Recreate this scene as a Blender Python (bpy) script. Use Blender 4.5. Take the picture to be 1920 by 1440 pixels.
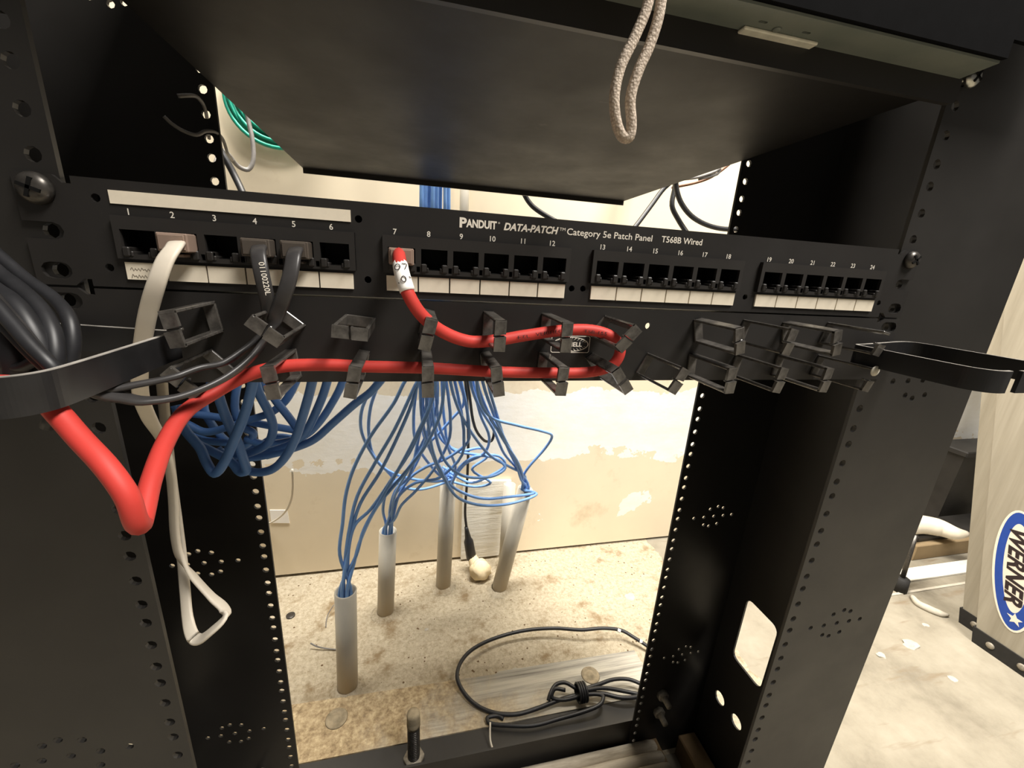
import bpy, math, random
from mathutils import Vector, Matrix
from mathutils.geometry import delaunay_2d_cdt

random.seed(7)
for o in list(bpy.data.objects):
    bpy.data.objects.remove(o, do_unlink=True)
sc = bpy.context.scene
COL = sc.collection

# ------------------------------------------------------------------ camera
# Scene measured in millimetres from the lower left corner of the patch panel
# (x right, y away from the viewer, z up); the floor lies at z = FLOOR.
FLOOR = -698.0
S = 0.001
FPX = 772.2946
CAM = Vector((156.743, -218.859, 20.769))
RM = Matrix(((0.9739518, -0.2188363, 0.0594016),
             (-0.0062943, -0.2879537, -0.9576236),
             (0.2266677, 0.9323054, -0.2818305)))


def W(p):
    return Vector((p[0] * S, p[1] * S, (p[2] - FLOOR) * S))


cd = bpy.data.cameras.new('camera')
cam = bpy.data.objects.new('camera', cd)
COL.objects.link(cam)
cd.sensor_fit = 'HORIZONTAL'
cd.sensor_width = 36.0
cd.lens = FPX / 1920.0 * 36.0
cd.clip_start = 0.005
cd.clip_end = 60.0
rot = Matrix((RM[0], -RM[1], -RM[2])).transposed().to_4x4()
cam.matrix_world = Matrix.Translation(W(CAM)) @ rot
sc.camera = cam

# ------------------------------------------------------------------ world, light, exposure
wd = bpy.data.worlds.new('world')
sc.world = wd
wd.use_nodes = True
wd.node_tree.nodes['Background'].inputs[0].default_value = (1.0, 0.93, 0.84, 1)
wd.node_tree.nodes['Background'].inputs[1].default_value = 0.12


def area_light(name, loc, target, sx, sy, power, col):
    l = bpy.data.lights.new(name, 'AREA')
    l.shape = 'RECTANGLE'
    l.size = sx
    l.size_y = sy
    l.energy = power
    l.color = col
    o = bpy.data.objects.new(name, l)
    COL.objects.link(o)
    a = W(loc)
    o.location = a
    o.rotation_euler = (W(target) - a).to_track_quat('-Z', 'Y').to_euler()
    return o


area_light('ceiling_light_behind', (260, 385, 1650), (260, 400, 0), 1.1, 0.25, 112, (1.0, 0.95, 0.87))
area_light('ceiling_light_front', (1050, -760, 1650), (900, -760, 0), 1.1, 0.6, 95, (1.0, 0.95, 0.88))

sc.view_settings.view_transform = 'Standard'
sc.view_settings.look = 'None'
sc.view_settings.gamma = 1.0
sc.view_settings.use_curve_mapping = False
sc.view_settings.exposure = 0.0


# ------------------------------------------------------------------ pixel -> millimetres
def ray(px, py):
    return RM.transposed() @ Vector(((px - 960) / FPX, (py - 720) / FPX, 1.0))


def aty(px, py, Y):
    d = ray(px, py)
    return CAM + d * ((Y - CAM.y) / d.y)


def atz(px, py, Z):
    d = ray(px, py)
    return CAM + d * ((Z - CAM.z) / d.z)


def atx(px, py, X):
    d = ray(px, py)
    return CAM + d * ((X - CAM.x) / d.x)


# ------------------------------------------------------------------ materials
def lin(*c):
    return tuple(((v / 255) / 12.92 if v / 255 <= 0.04045 else ((v / 255 + 0.055) / 1.055) ** 2.4) for v in c) + (1,)


class Mat:
    def __init__(self, name, color, rough=0.5, spec=0.5, metal=0.0):
        self.m = bpy.data.materials.new(name)
        self.m.use_nodes = True
        self.n = self.m.node_tree.nodes
        self.l = self.m.node_tree.links
        self.b = self.n['Principled BSDF']
        self.b.inputs['Base Color'].default_value = color
        self.b.inputs['Roughness'].default_value = rough
        self.b.inputs['Specular IOR Level'].default_value = spec
        self.b.inputs['Metallic'].default_value = metal
        self.tc = self.n.new('ShaderNodeTexCoord')
        self.co = self.tc.outputs['Object']

    def node(self, t, **kw):
        n = self.n.new(t)
        for k, v in kw.items():
            setattr(n, k, v)
        return n

    def noise(self, scale, detail=4, rough=0.6, stretch=None, dist=0.0):
        n = self.node('ShaderNodeTexNoise')
        n.inputs['Scale'].default_value = scale
        n.inputs['Detail'].default_value = detail
        n.inputs['Roughness'].default_value = rough
        n.inputs['Distortion'].default_value = dist
        if stretch:
            mp = self.node('ShaderNodeMapping')
            mp.inputs['Scale'].default_value = stretch
            self.l.new(self.co, mp.inputs['Vector'])
            self.l.new(mp.outputs[0], n.inputs['Vector'])
        else:
            self.l.new(self.co, n.inputs['Vector'])
        return n.outputs['Fac']

    def ramp(self, fac, stops):
        r = self.node('ShaderNodeValToRGB')
        els = r.color_ramp.elements
        while len(els) < len(stops):
            els.new(0.5)
        for e, (p, c) in zip(els, stops):
            e.position = p
            e.color = c if len(c) == 4 else tuple(c) + (1,)
        self.l.new(fac, r.inputs[0])
        return r.outputs[0]

    def mix(self, fac, a, b, mode='MIX'):
        m = self.node('ShaderNodeMix', data_type='RGBA', blend_type=mode)
        for inp, v in ((m.inputs[0], fac), (m.inputs[6], a), (m.inputs[7], b)):
            if hasattr(v, 'is_output'):
                self.l.new(v, inp)
            else:
                inp.default_value = v
        return m.outputs[2]

    def math(self, op, a, b=0.0, c=0.0):
        m = self.node('ShaderNodeMath', operation=op)
        for inp, v in zip(m.inputs, (a, b, c)):
            if hasattr(v, 'is_output'):
                self.l.new(v, inp)
            else:
                inp.default_value = v
        return m.outputs[0]

    def sep(self):
        s = self.node('ShaderNodeSeparateXYZ')
        self.l.new(self.co, s.inputs[0])
        return s.outputs

    def col(self, out):
        self.l.new(out, self.b.inputs['Base Color'])
        return self

    def rgh(self, out):
        self.l.new(out, self.b.inputs['Roughness'])
        return self

    def bump(self, h, strength=0.3, dist=0.001):
        b = self.node('ShaderNodeBump')
        b.inputs['Strength'].default_value = strength
        b.inputs['Distance'].default_value = dist
        self.l.new(h, b.inputs['Height'])
        self.l.new(b.outputs[0], self.b.inputs['Normal'])
        return self


def simple(name, color, rough=0.5, spec=0.5, metal=0.0, vary=0.15, scale=120, bump=0.0):
    m = Mat(name, color, rough, spec, metal)
    f = m.noise(scale)
    lo = tuple(c * (1 - vary) for c in color[:3]) + (1,)
    hi = tuple(min(1, c * (1 + vary)) for c in color[:3]) + (1,)
    m.col(m.ramp(f, [(0.3, lo), (0.7, hi)]))
    if bump:
        m.bump(m.noise(scale * 6, 2), bump, 0.0003)
    return m.m


MT = {}


def black_paint(name, base, rough, spec):
    m = Mat(name, base, rough, spec)
    f = m.noise(9, 6)
    m.col(m.ramp(f, [(0.35, tuple(c * 0.85 for c in base[:3])), (0.7, tuple(c * 1.25 for c in base[:3]))]))
    sc1 = m.ramp(m.math('MULTIPLY', m.noise(5.5, 3), m.noise(60, 5, 0.7, stretch=(0.35, 1, 1))), [(0.43, (0, 0, 0)), (0.52, (0.5, 0.5, 0.5))])
    m.col(m.mix(sc1, m.b.inputs['Base Color'].links[0].from_socket, (0.16, 0.15, 0.14, 1)))
    m.bump(m.noise(2200, 2), 0.08, 0.0002)
    r = m.noise(14, 5)
    m.rgh(m.ramp(r, [(0.3, (rough - 0.06,) * 3), (0.7, (rough + 0.08,) * 3)]))
    return m.m


MT['rack'] = black_paint('black_rack_paint', (0.0175, 0.016, 0.0145, 1), 0.42, 0.45)
MT['shelf'] = black_paint('black_shelf_paint', (0.009, 0.008, 0.0075, 1), 0.52, 0.25)
MT['panel'] = black_paint('black_panel_paint', (0.016, 0.0145, 0.0135, 1), 0.45, 0.4)
MT['module'] = black_paint('black_module_plastic', (0.020, 0.018, 0.0165, 1), 0.42, 0.45)
MT['void'] = simple('dull_black_case_and_shade', (0.004, 0.004, 0.0045, 1), 0.9, 0.05)
MT['cavity'] = simple('black_cavity_plastic', (0.004, 0.004, 0.004, 1), 0.6, 0.2)
MT['clip'] = simple('black_clip_plastic', (0.070, 0.064, 0.057, 1), 0.20, 0.8, vary=0.5, scale=200, bump=0.05)
MT['clipbreak'] = simple('broken_plastic_edge', lin(205, 200, 185), 0.6)
MT['ring'] = simple('black_ring_paint', (0.012, 0.012, 0.013, 1), 0.33, 0.6, vary=0.2)
MT['edge'] = simple('pale_strap_edge', (0.32, 0.30, 0.27, 1), 0.5, 0.4, vary=0.4, scale=60)
MT['blackcable'] = simple('black_cable_jacket', (0.016, 0.016, 0.018, 1), 0.45, 0.45, vary=0.2)
MT['darkgrey'] = simple('dark_grey_flat_jacket', (0.035, 0.033, 0.033, 1), 0.4, 0.5, vary=0.2)
MT['red'] = simple('red_cable_jacket', lin(186, 58, 51), 0.55, 0.3, vary=0.08, scale=60)
MT['greyflat'] = simple('pale_grey_flat_jacket', lin(205, 196, 180), 0.5, 0.4, vary=0.06, scale=60)
MT['blue'] = simple('lit_blue_jacket', lin(122, 166, 226), 0.42, 0.45, vary=0.1, scale=40)  # paler copy of the blue jacket, rear light put into the colour
MT['blueshade'] = simple('shaded_blue_jacket', lin(84, 126, 188), 0.45, 0.45, vary=0.1, scale=40)  # same blue jacket, darkened for the shade behind the manager
MT['green'] = simple('green_cable_jacket', lin(20, 145, 120), 0.45, 0.45, vary=0.15, scale=40)
MT['label'] = simple('white_paper_label', lin(226, 216, 196), 0.7, 0.2, vary=0.03, scale=300)
MT['print'] = simple('white_print', lin(225, 218, 205), 0.6, 0.2, vary=0.02)
MT['ink'] = simple('dark_ink', (0.03, 0.02, 0.02, 1), 0.6, 0.2)
MT['pencil'] = simple('grey_pencil', lin(120, 112, 100), 0.8, 0.1)
MT['tag'] = simple('white_tag_tape', lin(245, 242, 236), 0.5, 0.4, vary=0.02)
MT['steel'] = simple('zinc_screw_steel', (0.55, 0.55, 0.5, 1), 0.3, 0.5, 1.0, vary=0.3, scale=300)
MT['darksteel'] = simple('dark_screw_steel', (0.085, 0.078, 0.07, 1), 0.32, 0.5, 0.7, vary=0.3, scale=300)
MT['boltsteel'] = simple('dusty_bolt_steel', (0.30, 0.27, 0.22, 1), 0.55, 0.4, 0.4, vary=0.3, scale=200)
MT['wire'] = simple('grey_wire', (0.17, 0.16, 0.15, 1), 0.5, 0.4)
MT['copper'] = simple('brown_wire', lin(120, 82, 58), 0.5, 0.4)
MT['dark'] = simple('gap_shade_black', (0.012, 0.009, 0.007, 1), 0.9, 0.1)
MT['cord'] = None
m = Mat('braided_cord_cotton', lin(196, 182, 168), 0.85, 0.2)
w1 = m.node('ShaderNodeTexVoronoi')
w1.inputs['Scale'].default_value = 900
m.l.new(m.co, w1.inputs['Vector'])
m.col(m.ramp(w1.outputs[0], [(0.1, lin(206, 192, 176)), (0.8, lin(160, 146, 132))]))
m.bump(w1.outputs[0], 0.6, 0.0006)
MT['cord'] = m.m
m = Mat('greenish_grey_steel', lin(132, 134, 122), 0.45, 0.4)
f = m.noise(14, 6)
m.col(m.ramp(f, [(0.3, lin(96, 104, 98)), (0.7, lin(122, 126, 118))]))
m.bump(m.noise(900, 2), 0.15, 0.0003)
MT['greysteel'] = m.m
MT['ventlight'] = simple('lit_vent_pale', lin(215, 212, 196), 0.5, 0.4)  # pale colour standing in for light in the vent slot
m = Mat('clear_plug_plastic', lin(176, 152, 136), 0.18, 0.5)
m.b.inputs['Transmission Weight'].default_value = 0.45
m.b.inputs['IOR'].default_value = 1.4
MT['plug'] = m.m
m = Mat('smoky_plug_plastic', lin(92, 84, 76), 0.22, 0.5)
m.b.inputs['Transmission Weight'].default_value = 0.3
MT['plugdark'] = m.m
m = Mat('grey_pvc', lin(186, 180, 166), 0.45, 0.4)
f = m.noise(18, 6, stretch=(1, 1, 0.35))
z = m.sep()[2]
low = m.math('SUBTRACT', 0.10, z)
dirt = m.math('MULTIPLY', m.math('MULTIPLY', low, 9.0), m.math('MULTIPLY', m.math('SUBTRACT', f, 0.36), 3.0))
dcl = m.node('ShaderNodeClamp')
m.l.new(dirt, dcl.inputs[0])
m.col(m.mix(dcl.outputs[0], m.ramp(f, [(0.3, lin(176, 170, 158)), (0.7, lin(196, 190, 176))]), lin(176, 156, 124)))
MT['pvc'] = m.m

# back wall: beige board with brushed on white filler, joint line and scuffs
m = Mat('patched_drywall', lin(226, 208, 176), 0.85, 0.2)
sx, sy, sz = m.sep()
n1 = m.noise(2.2, 6, 0.65)
n2 = m.noise(9, 6, 0.7)
base = m.ramp(m.noise(3.0, 5), [(0.3, lin(226, 213, 188)), (0.7, lin(240, 226, 199))])
base = m.mix(m.ramp(m.noise(5.5, 7, 0.7), [(0.56, (0, 0, 0)), (0.70, (1, 1, 1))]), base, lin(216, 199, 170))
zz = m.math('ADD', sz, m.math('MULTIPLY', m.math('SUBTRACT', n1, 0.5), 0.16))
zz = m.math('ADD', zz, m.math('MULTIPLY', m.math('SUBTRACT', n2, 0.5), 0.05))
d = m.math('ABSOLUTE', m.math('SUBTRACT', zz, 0.36))
band = m.math('LESS_THAN', d, 0.078)
band2 = m.math('LESS_THAN', m.math('ABSOLUTE', m.math('SUBTRACT', zz, 0.29)), 0.026)
patch = m.math('MAXIMUM', band, m.math('MULTIPLY', band2, m.math('GREATER_THAN', n2, 0.47)))
spots = m.math('GREATER_THAN', m.noise(4.5, 6, 0.62), 0.635)
patch = m.math('MAXIMUM', patch, spots)
white = m.ramp(m.noise(11, 6, 0.7, stretch=(0.7, 1, 1.2)), [(0.3, lin(240, 235, 222)), (0.65, lin(251, 249, 243))])
m.col(m.mix(patch, base, white))
hb = m.math('ADD', m.math('MULTIPLY', m.noise(16, 6, 0.7, stretch=(0.7, 1, 1.3)), m.math('ADD', patch, 0.25)), m.math('MULTIPLY', patch, 0.6))
m.bump(hb, 0.25, 0.0025)
MT['wall'] = m.m

# concrete floor: crumbly plaster-spattered concrete behind the rack, smoother slab elsewhere
m = Mat('worn_concrete', lin(205, 190, 160), 0.9, 0.15)
sx, sy, sz = m.sep()
fine = m.noise(120, 9, 0.82)
midn = m.noise(16, 8, 0.7)
big = m.noise(3.2, 5, 0.6)
rough_c = m.ramp(fine, [(0.30, lin(138, 120, 94)), (0.42, lin(190, 175, 148)), (0.58, lin(218, 206, 182)), (0.78, lin(230, 221, 200))])
rough_c = m.mix(m.ramp(midn, [(0.34, (1, 1, 1)), (0.47, (0, 0, 0))]), rough_c, lin(160, 139, 108))
spk = m.node('ShaderNodeTexVoronoi')
spk.inputs['Scale'].default_value = 70
m.l.new(m.co, spk.inputs['Vector'])
spkm = m.math('MULTIPLY', m.math('LESS_THAN', spk.outputs[0], 0.14), m.math('GREATER_THAN', midn, 0.52))
rough_c = m.mix(spkm, rough_c, lin(120, 98, 72))
smooth_c = m.ramp(m.noise(7, 8, 0.66), [(0.3, lin(116, 109, 96)), (0.5, lin(142, 135, 120)), (0.72, lin(158, 151, 136))])
smooth_c = m.mix(m.ramp(m.noise(20, 4, 0.6, stretch=(0.25, 1.4, 1)), [(0.60, (0, 0, 0)), (0.72, (1, 1, 1))]), smooth_c, lin(124, 111, 93))
msk = m.math('MULTIPLY', m.math('LESS_THAN', m.math('ADD', sx, m.math('MULTIPLY', big, 0.16)), 0.86), m.math('GREATER_THAN', sy, 0.16))
m.col(m.mix(msk, smooth_c, rough_c))
hh = m.math('MULTIPLY', m.math('ADD', fine, m.math('MULTIPLY', midn, 1.5)), m.math('ADD', m.math('MULTIPLY', msk, 0.9), 0.12))
m.bump(hh, 0.8, 0.008)
MT['floor'] = m.m

m = Mat('weathered_grey_wood', lin(140, 128, 108), 0.85, 0.2)
g = m.noise(30, 7, 0.7, stretch=(0.10, 2.6, 2.6), dist=0.4)
dust = m.noise(8, 6, 0.65)
gc = m.ramp(g, [(0.30, lin(96, 92, 84)), (0.45, lin(150, 146, 136)), (0.6, lin(186, 180, 166)), (0.75, lin(150, 144, 130))])
sx = m.sep()[0]
dm = m.ramp(m.math('ADD', dust, m.math('MULTIPLY', m.math('SUBTRACT', 0.0, sx), 1.1)), [(0.42, (0, 0, 0)), (0.66, (1, 1, 1))])
m.col(m.mix(dm, gc, m.ramp(m.noise(120, 6, 0.7), [(0.3, lin(118, 100, 76)), (0.5, lin(164, 145, 114)), (0.7, lin(200, 182, 148))])))
m.bump(g, 0.5, 0.002)
MT['wood'] = m.m
m = Mat('white_scabbed_board', lin(232, 228, 216), 0.8, 0.2)
g = m.noise(22, 7, 0.7, stretch=(0.3, 1, 2.4))
m.col(m.ramp(g, [(0.28, lin(206, 196, 174)), (0.45, lin(236, 232, 220)), (0.8, lin(248, 246, 238))]))
m.bump(g, 0.6, 0.004)
MT['whiteboard'] = m.m
m = Mat('ladder_fibreglass', lin(178, 168, 146), 0.6, 0.35)
g = m.noise(40, 6, 0.65, stretch=(1, 1, 0.05))
m.col(m.ramp(g, [(0.3, lin(134, 127, 112)), (0.7, lin(162, 155, 140))]))
MT['ladder'] = m.m
MT['rubber'] = simple('black_rubber', (0.018, 0.017, 0.016, 1), 0.7, 0.3)
MT['stickblue'] = simple('sticker_blue', lin(28, 66, 150), 0.4, 0.4, vary=0.06, scale=80)
MT['stickwhite'] = simple('sticker_white', lin(222, 215, 200), 0.45, 0.4, vary=0.03)
MT['bin'] = simple('dark_bin_plastic', (0.022, 0.020, 0.018, 1), 0.5, 0.4, vary=0.4, scale=12)
MT['sack'] = simple('white_plastic_sack', lin(225, 215, 195), 0.4, 0.4, vary=0.08, scale=20)
MT['card'] = simple('brown_cardboard', lin(150, 130, 100), 0.85, 0.15, vary=0.1, scale=12)
MT['plaster'] = simple('plaster_chip', lin(178, 171, 157), 0.9, 0.1, vary=0.1, scale=80)
MT['foam'] = simple('cream_spray_foam', lin(236, 218, 180), 0.8, 0.2, vary=0.12, scale=60, bump=0.4)
m = Mat('ribbed_grey_wood', lin(140, 130, 114), 0.8, 0.2)
g = m.noise(60, 6, 0.7, stretch=(0.12, 1, 1))
m.col(m.ramp(g, [(0.3, lin(134, 124, 108)), (0.5, lin(182, 172, 154)), (0.75, lin(214, 204, 186))]))
m.bump(g, 0.4, 0.001)
MT['slat'] = m.m
MT['dust'] = simple('dusty_washer', lin(146, 134, 112), 0.9, 0.1, vary=0.3, scale=90)
MT['tan'] = simple('tan_wood', lin(112, 92, 66), 0.8, 0.2, vary=0.2, scale=30)

# ------------------------------------------------------------------ mesh building
ORG = {}


def empty(name, loc):
    o = bpy.data.objects.new(name, None)
    COL.objects.link(o)
    o.location = W(loc)
    o.empty_display_size = 0.02
    ORG[o] = Vector(o.location)
    return o


def tag(o, label=None, cat=None, group=None, kind=None):
    if label:
        o['label'] = label
    if cat:
        o['category'] = cat
    if group:
        o['group'] = group
    if kind:
        o['kind'] = kind
    return o


def catmull(P, n):
    P = [Vector(p) for p in P]
    out = []
    for i in range(len(P) - 1):
        p0 = P[i - 1] if i else P[0] * 2 - P[1]
        p1, p2 = P[i], P[i + 1]
        p3 = P[i + 2] if i + 2 < len(P) else P[-1] * 2 - P[-2]
        # centripetal-ish: scale tangents to segment length
        L = (p2 - p1).length
        t1 = (p2 - p0)
        t2 = (p3 - p1)
        l1 = (p2 - p1).length + (p1 - p0).length
        l2 = (p3 - p2).length + (p2 - p1).length
        t1 = t1 * (L / max(l1, 1e-6))
        t2 = t2 * (L / max(l2, 1e-6))
        for k in range(n):
            t = k / n
            h1 = 2 * t ** 3 - 3 * t * t + 1
            h2 = t ** 3 - 2 * t * t + t
            h3 = -2 * t ** 3 + 3 * t * t
            h4 = t ** 3 - t * t
            out.append(p1 * h1 + t1 * h2 + p2 * h3 + t2 * h4)
    out.append(P[-1])
    return out


class MB:
    """collects geometry in millimetres"""

    def __init__(self):
        self.v = []
        self.f = []
        self.sm = []

    def add(self, vs, fs, smooth=False):
        b = len(self.v)
        self.v += [Vector(p) for p in vs]
        self.f += [tuple(b + i for i in q) for q in fs]
        self.sm += [smooth] * len(fs)
        return self

    def box(self, x0, x1, y0, y1, z0, z1, bev=0.0):
        if bev <= 0:
            vs = [(x, y, z) for x in (x0, x1) for y in (y0, y1) for z in (z0, z1)]
            fs = [(0, 1, 3, 2), (4, 6, 7, 5), (0, 4, 5, 1), (2, 3, 7, 6), (0, 2, 6, 4), (1, 5, 7, 3)]
            return self.add(vs, fs)
        b = min(bev, abs(x1 - x0) / 2.01, abs(y1 - y0) / 2.01, abs(z1 - z0) / 2.01)
        vs = []
        idx = {}
        X, Y, Z = (x0, x1), (y0, y1), (z0, z1)
        sg = (1, -1)
        for i in (0, 1):
            for j in (0, 1):
                for k in (0, 1):
                    for a in range(3):
                        p = [X[i] + sg[i] * b, Y[j] + sg[j] * b, Z[k] + sg[k] * b]
                        p[a] = (X[i], Y[j], Z[k])[a]
                        idx[(i, j, k, a)] = len(vs)
                        vs.append(p)
        fs = []
        for a in range(3):
            o = [c for c in range(3) if c != a]
            for s in (0, 1):
                q = []
                for (u, w) in ((0, 0), (1, 0), (1, 1), (0, 1)):
                    key = [0, 0, 0]
                    key[a] = s
                    key[o[0]] = u
                    key[o[1]] = w
                    q.append(idx[(*key, a)])
                fs.append(tuple(q))
            for s in (0, 1):
                for t in (0, 1):
                    k0 = [0, 0, 0]
                    k1 = [0, 0, 0]
                    k0[o[0]] = k1[o[0]] = s
                    k0[o[1]] = k1[o[1]] = t
                    k0[a] = 0
                    k1[a] = 1
                    fs.append((idx[(*k0, o[0])], idx[(*k1, o[0])], idx[(*k1, o[1])], idx[(*k0, o[1])]))
        for i in (0, 1):
            for j in (0, 1):
                for k in (0, 1):
                    fs.append((idx[(i, j, k, 0)], idx[(i, j, k, 1)], idx[(i, j, k, 2)]))
        return self.add(vs, fs)

    def tube(self, P, r, sides=8, n=5, spline=True, cap=True, wide=None):
        """r: radius, list of radii or (a,b) with wide = list of wide-direction vectors"""
        P = [Vector(p) for p in P]
        m0 = len(P)
        Q = catmull(P, n) if spline and m0 > 2 else P
        cnt = len(Q)

        def lerp(lst, i):
            t = i / (cnt - 1) * (len(lst) - 1)
            a = min(int(t), len(lst) - 2)
            return lst[a] + (lst[a + 1] - lst[a]) * (t - a)
        vs = []
        up = None
        for i, p in enumerate(Q):
            t = (Q[min(i + 1, cnt - 1)] - Q[max(i - 1, 0)])
            t = t.normalized() if t.length > 1e-9 else Vector((0, 0, 1))
            if wide:
                u = Vector(lerp([Vector(q) for q in wide], i))
            else:
                u = up if up else (Vector((0, 0, 1)) if abs(t.z) < 0.9 else Vector((1, 0, 0)))
            u = u - t * u.dot(t)
            if u.length < 1e-6:
                u = Vector((1, 0, 0)) - t * t.x
            u.normalize()
            up = u
            w = t.cross(u)
            if wide:
                ra, rb = r
            else:
                ra = rb = lerp(list(r), i) if isinstance(r, (list, tuple)) else r
            for k in range(sides):
                a = 2 * math.pi * k / sides
                ca, sa = math.cos(a), math.sin(a)
                if wide:
                    e = 0.6
                    ca = math.copysign(abs(ca) ** e, ca)
                    sa = math.copysign(abs(sa) ** e, sa)
                vs.append(p + u * (ca * ra) + w * (sa * rb))
        fs = []
        for i in range(cnt - 1):
            for k in range(sides):
                k2 = (k + 1) % sides
                fs.append((i * sides + k, i * sides + k2, (i + 1) * sides + k2, (i + 1) * sides + k))
        if cap:
            fs.append(tuple(range(sides - 1, -1, -1)))
            fs.append(tuple((cnt - 1) * sides + k for k in range(sides)))
        return self.add(vs, fs, True)

    def cyl(self, a, b, r0, r1=None, sides=14):
        r1 = r0 if r1 is None else r1
        return self.tube([a, b], [r0, r1], sides, 1, False)

    def pipe(self, a, b, ro, ri, sides=20):
        a, b = Vector(a), Vector(b)
        t = (b - a).normalized()
        u = Vector((1, 0, 0)) - t * t.x
        u.normalize()
        w = t.cross(u)
        vs = []
        for p, r in ((a, ri), (a, ro), (b, ro), (b, ri)):
            for k in range(sides):
                an = 2 * math.pi * k / sides
                vs.append(p + (u * math.cos(an) + w * math.sin(an)) * r)
        fs = []
        for s in range(4):
            for k in range(sides):
                k2 = (k + 1) % sides
                s2 = (s + 1) % 4
                fs.append((s * sides + k, s * sides + k2, s2 * sides + k2, s2 * sides + k))
        return self.add(vs, fs, True)

    def lathe(self, axis_pt, axis, prof, sides=20):
        """prof: list of (distance along axis, radius)"""
        axis = Vector(axis).normalized()
        u = Vector((0, 0, 1)) if abs(axis.z) < 0.9 else Vector((1, 0, 0))
        u = (u - axis * u.dot(axis)).normalized()
        w = axis.cross(u)
        vs = []
        for h, r in prof:
            for k in range(sides):
                a = 2 * math.pi * k / sides
                vs.append(Vector(axis_pt) + axis * h + (u * math.cos(a) + w * math.sin(a)) * r)
        fs = []
        for i in range(len(prof) - 1):
            for k in range(sides):
                k2 = (k + 1) % sides
                fs.append((i * sides + k, i * sides + k2, (i + 1) * sides + k2, (i + 1) * sides + k))
        fs.append(tuple(range(sides - 1, -1, -1)))
        fs.append(tuple((len(prof) - 1) * sides + k for k in range(sides)))
        return self.add(vs, fs, True)

    def prism(self, poly, t0, t1, fn):
        """poly: list of (u,v) simple polygon; fn(u,v,t) -> point"""
        return self.plate(poly, [], t0, t1, fn)

    def plate(self, outer, holes, t0, t1, fn):
        pts = [Vector(p) for p in outer]
        loops = [list(range(len(pts)))]
        for h in holes:
            s = len(pts)
            pts += [Vector(p) for p in h]
            loops.append(list(range(s, len(pts))))
        edges = []
        for L in loops:
            edges += [(L[i], L[(i + 1) % len(L)]) for i in range(len(L))]
        vo, eo, fo, ov, oe, of = delaunay_2d_cdt(pts, edges, [], 0, 1e-5)

        def inside(p, poly):
            c = False
            n = len(poly)
            for i in range(n):
                a, b = poly[i], poly[i - 1]
                if (a[1] > p[1]) != (b[1] > p[1]) and p[0] < (b[0] - a[0]) * (p[1] - a[1]) / (b[1] - a[1]) + a[0]:
                    c = not c
            return c
        bbs = [(min(q[0] for q in h), max(q[0] for q in h), min(q[1] for q in h), max(q[1] for q in h), h) for h in holes]
        keep = []
        for f in fo:
            c = (vo[f[0]] + vo[f[1]] + vo[f[2]]) / 3
            if not inside(c, outer):
                continue
            if any(b[0] <= c[0] <= b[1] and b[2] <= c[1] <= b[3] and inside(c, b[4]) for b in bbs):
                continue
            keep.append(tuple(f))
        n = len(vo)
        vs = [fn(p[0], p[1], t0) for p in vo] + [fn(p[0], p[1], t1) for p in vo]
        fs = [f for f in keep] + [tuple(n + i for i in reversed(f)) for f in keep]
        cnt = {}
        for f in keep:
            for i in range(3):
                a, b = f[i], f[(i + 1) % 3]
                cnt[(a, b)] = cnt.get((a, b), 0) + 1
        for (a, b) in cnt:
            if (b, a) not in cnt:
                fs.append((a, n + a, n + b, b))
        return self.add(vs, fs)

    def xform(self, mat):
        self.v = [mat @ p for p in self.v]
        return self

    def mesh(self, name, origin, mat, scale=True):
        me = bpy.data.meshes.new(name)
        vs = [(W(p) - origin) for p in self.v] if scale else [p * S for p in self.v]
        me.from_pydata([tuple(p) for p in vs], [], self.f)
        me.polygons.foreach_set('use_smooth', self.sm)
        me.materials.append(mat)
        import bmesh
        bm = bmesh.new()
        bm.from_mesh(me)
        bmesh.ops.recalc_face_normals(bm, faces=bm.faces)
        bm.to_mesh(me)
        bm.free()
        me.update()
        return me

    def build(self, name, mat, parent=None, label=None, origin=None):
        if parent is not None:
            org = Vector(origin) if origin else Vector(ORG[parent])
        else:
            if origin is None:
                xs = [p.x for p in self.v]
                ys = [p.y for p in self.v]
                zs = [p.z for p in self.v]
                origin = W(((min(xs) + max(xs)) / 2, (min(ys) + max(ys)) / 2, min(zs)))
            org = Vector(origin)
        me = self.mesh(name, org, MT[mat])
        o = bpy.data.objects.new(name, me)
        COL.objects.link(o)
        if parent is not None:
            o.parent = parent
            o.location = org - ORG[parent]
        else:
            o.location = org
        ORG[o] = org
        if label:
            o['label'] = label
        return o


def circ(u, v, r, n=10, ru=None):
    ru = ru or r
    return [(u + ru * math.cos(2 * math.pi * k / n), v + r * math.sin(2 * math.pi * k / n)) for k in range(n)]


def slot(u0, u1, v, r, n=5):
    """horizontal stadium"""
    out = [(u1 + r * math.cos(a), v + r * math.sin(a)) for a in [(-0.5 + i / n) * math.pi for i in range(n + 1)]]
    out += [(u0 + r * math.cos(a), v + r * math.sin(a)) for a in [(0.5 + i / n) * math.pi for i in range(n + 1)]]
    return out


def rrect(u0, u1, v0, v1, r, n=4):
    out = []
    for (cu, cv, a0) in ((u1 - r, v1 - r, 0), (u0 + r, v1 - r, 90), (u0 + r, v0 + r, 180), (u1 - r, v0 + r, 270)):
        for i in range(n + 1):
            a = math.radians(a0 + 90 * i / n)
            out.append((cu + r * math.cos(a), cv + r * math.sin(a)))
    return out


XZ = lambda u, v, t: Vector((u, t, v))
YZ = lambda u, v, t: Vector((t, u, v))
XY = lambda u, v, t: Vector((u, v, t))


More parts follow.
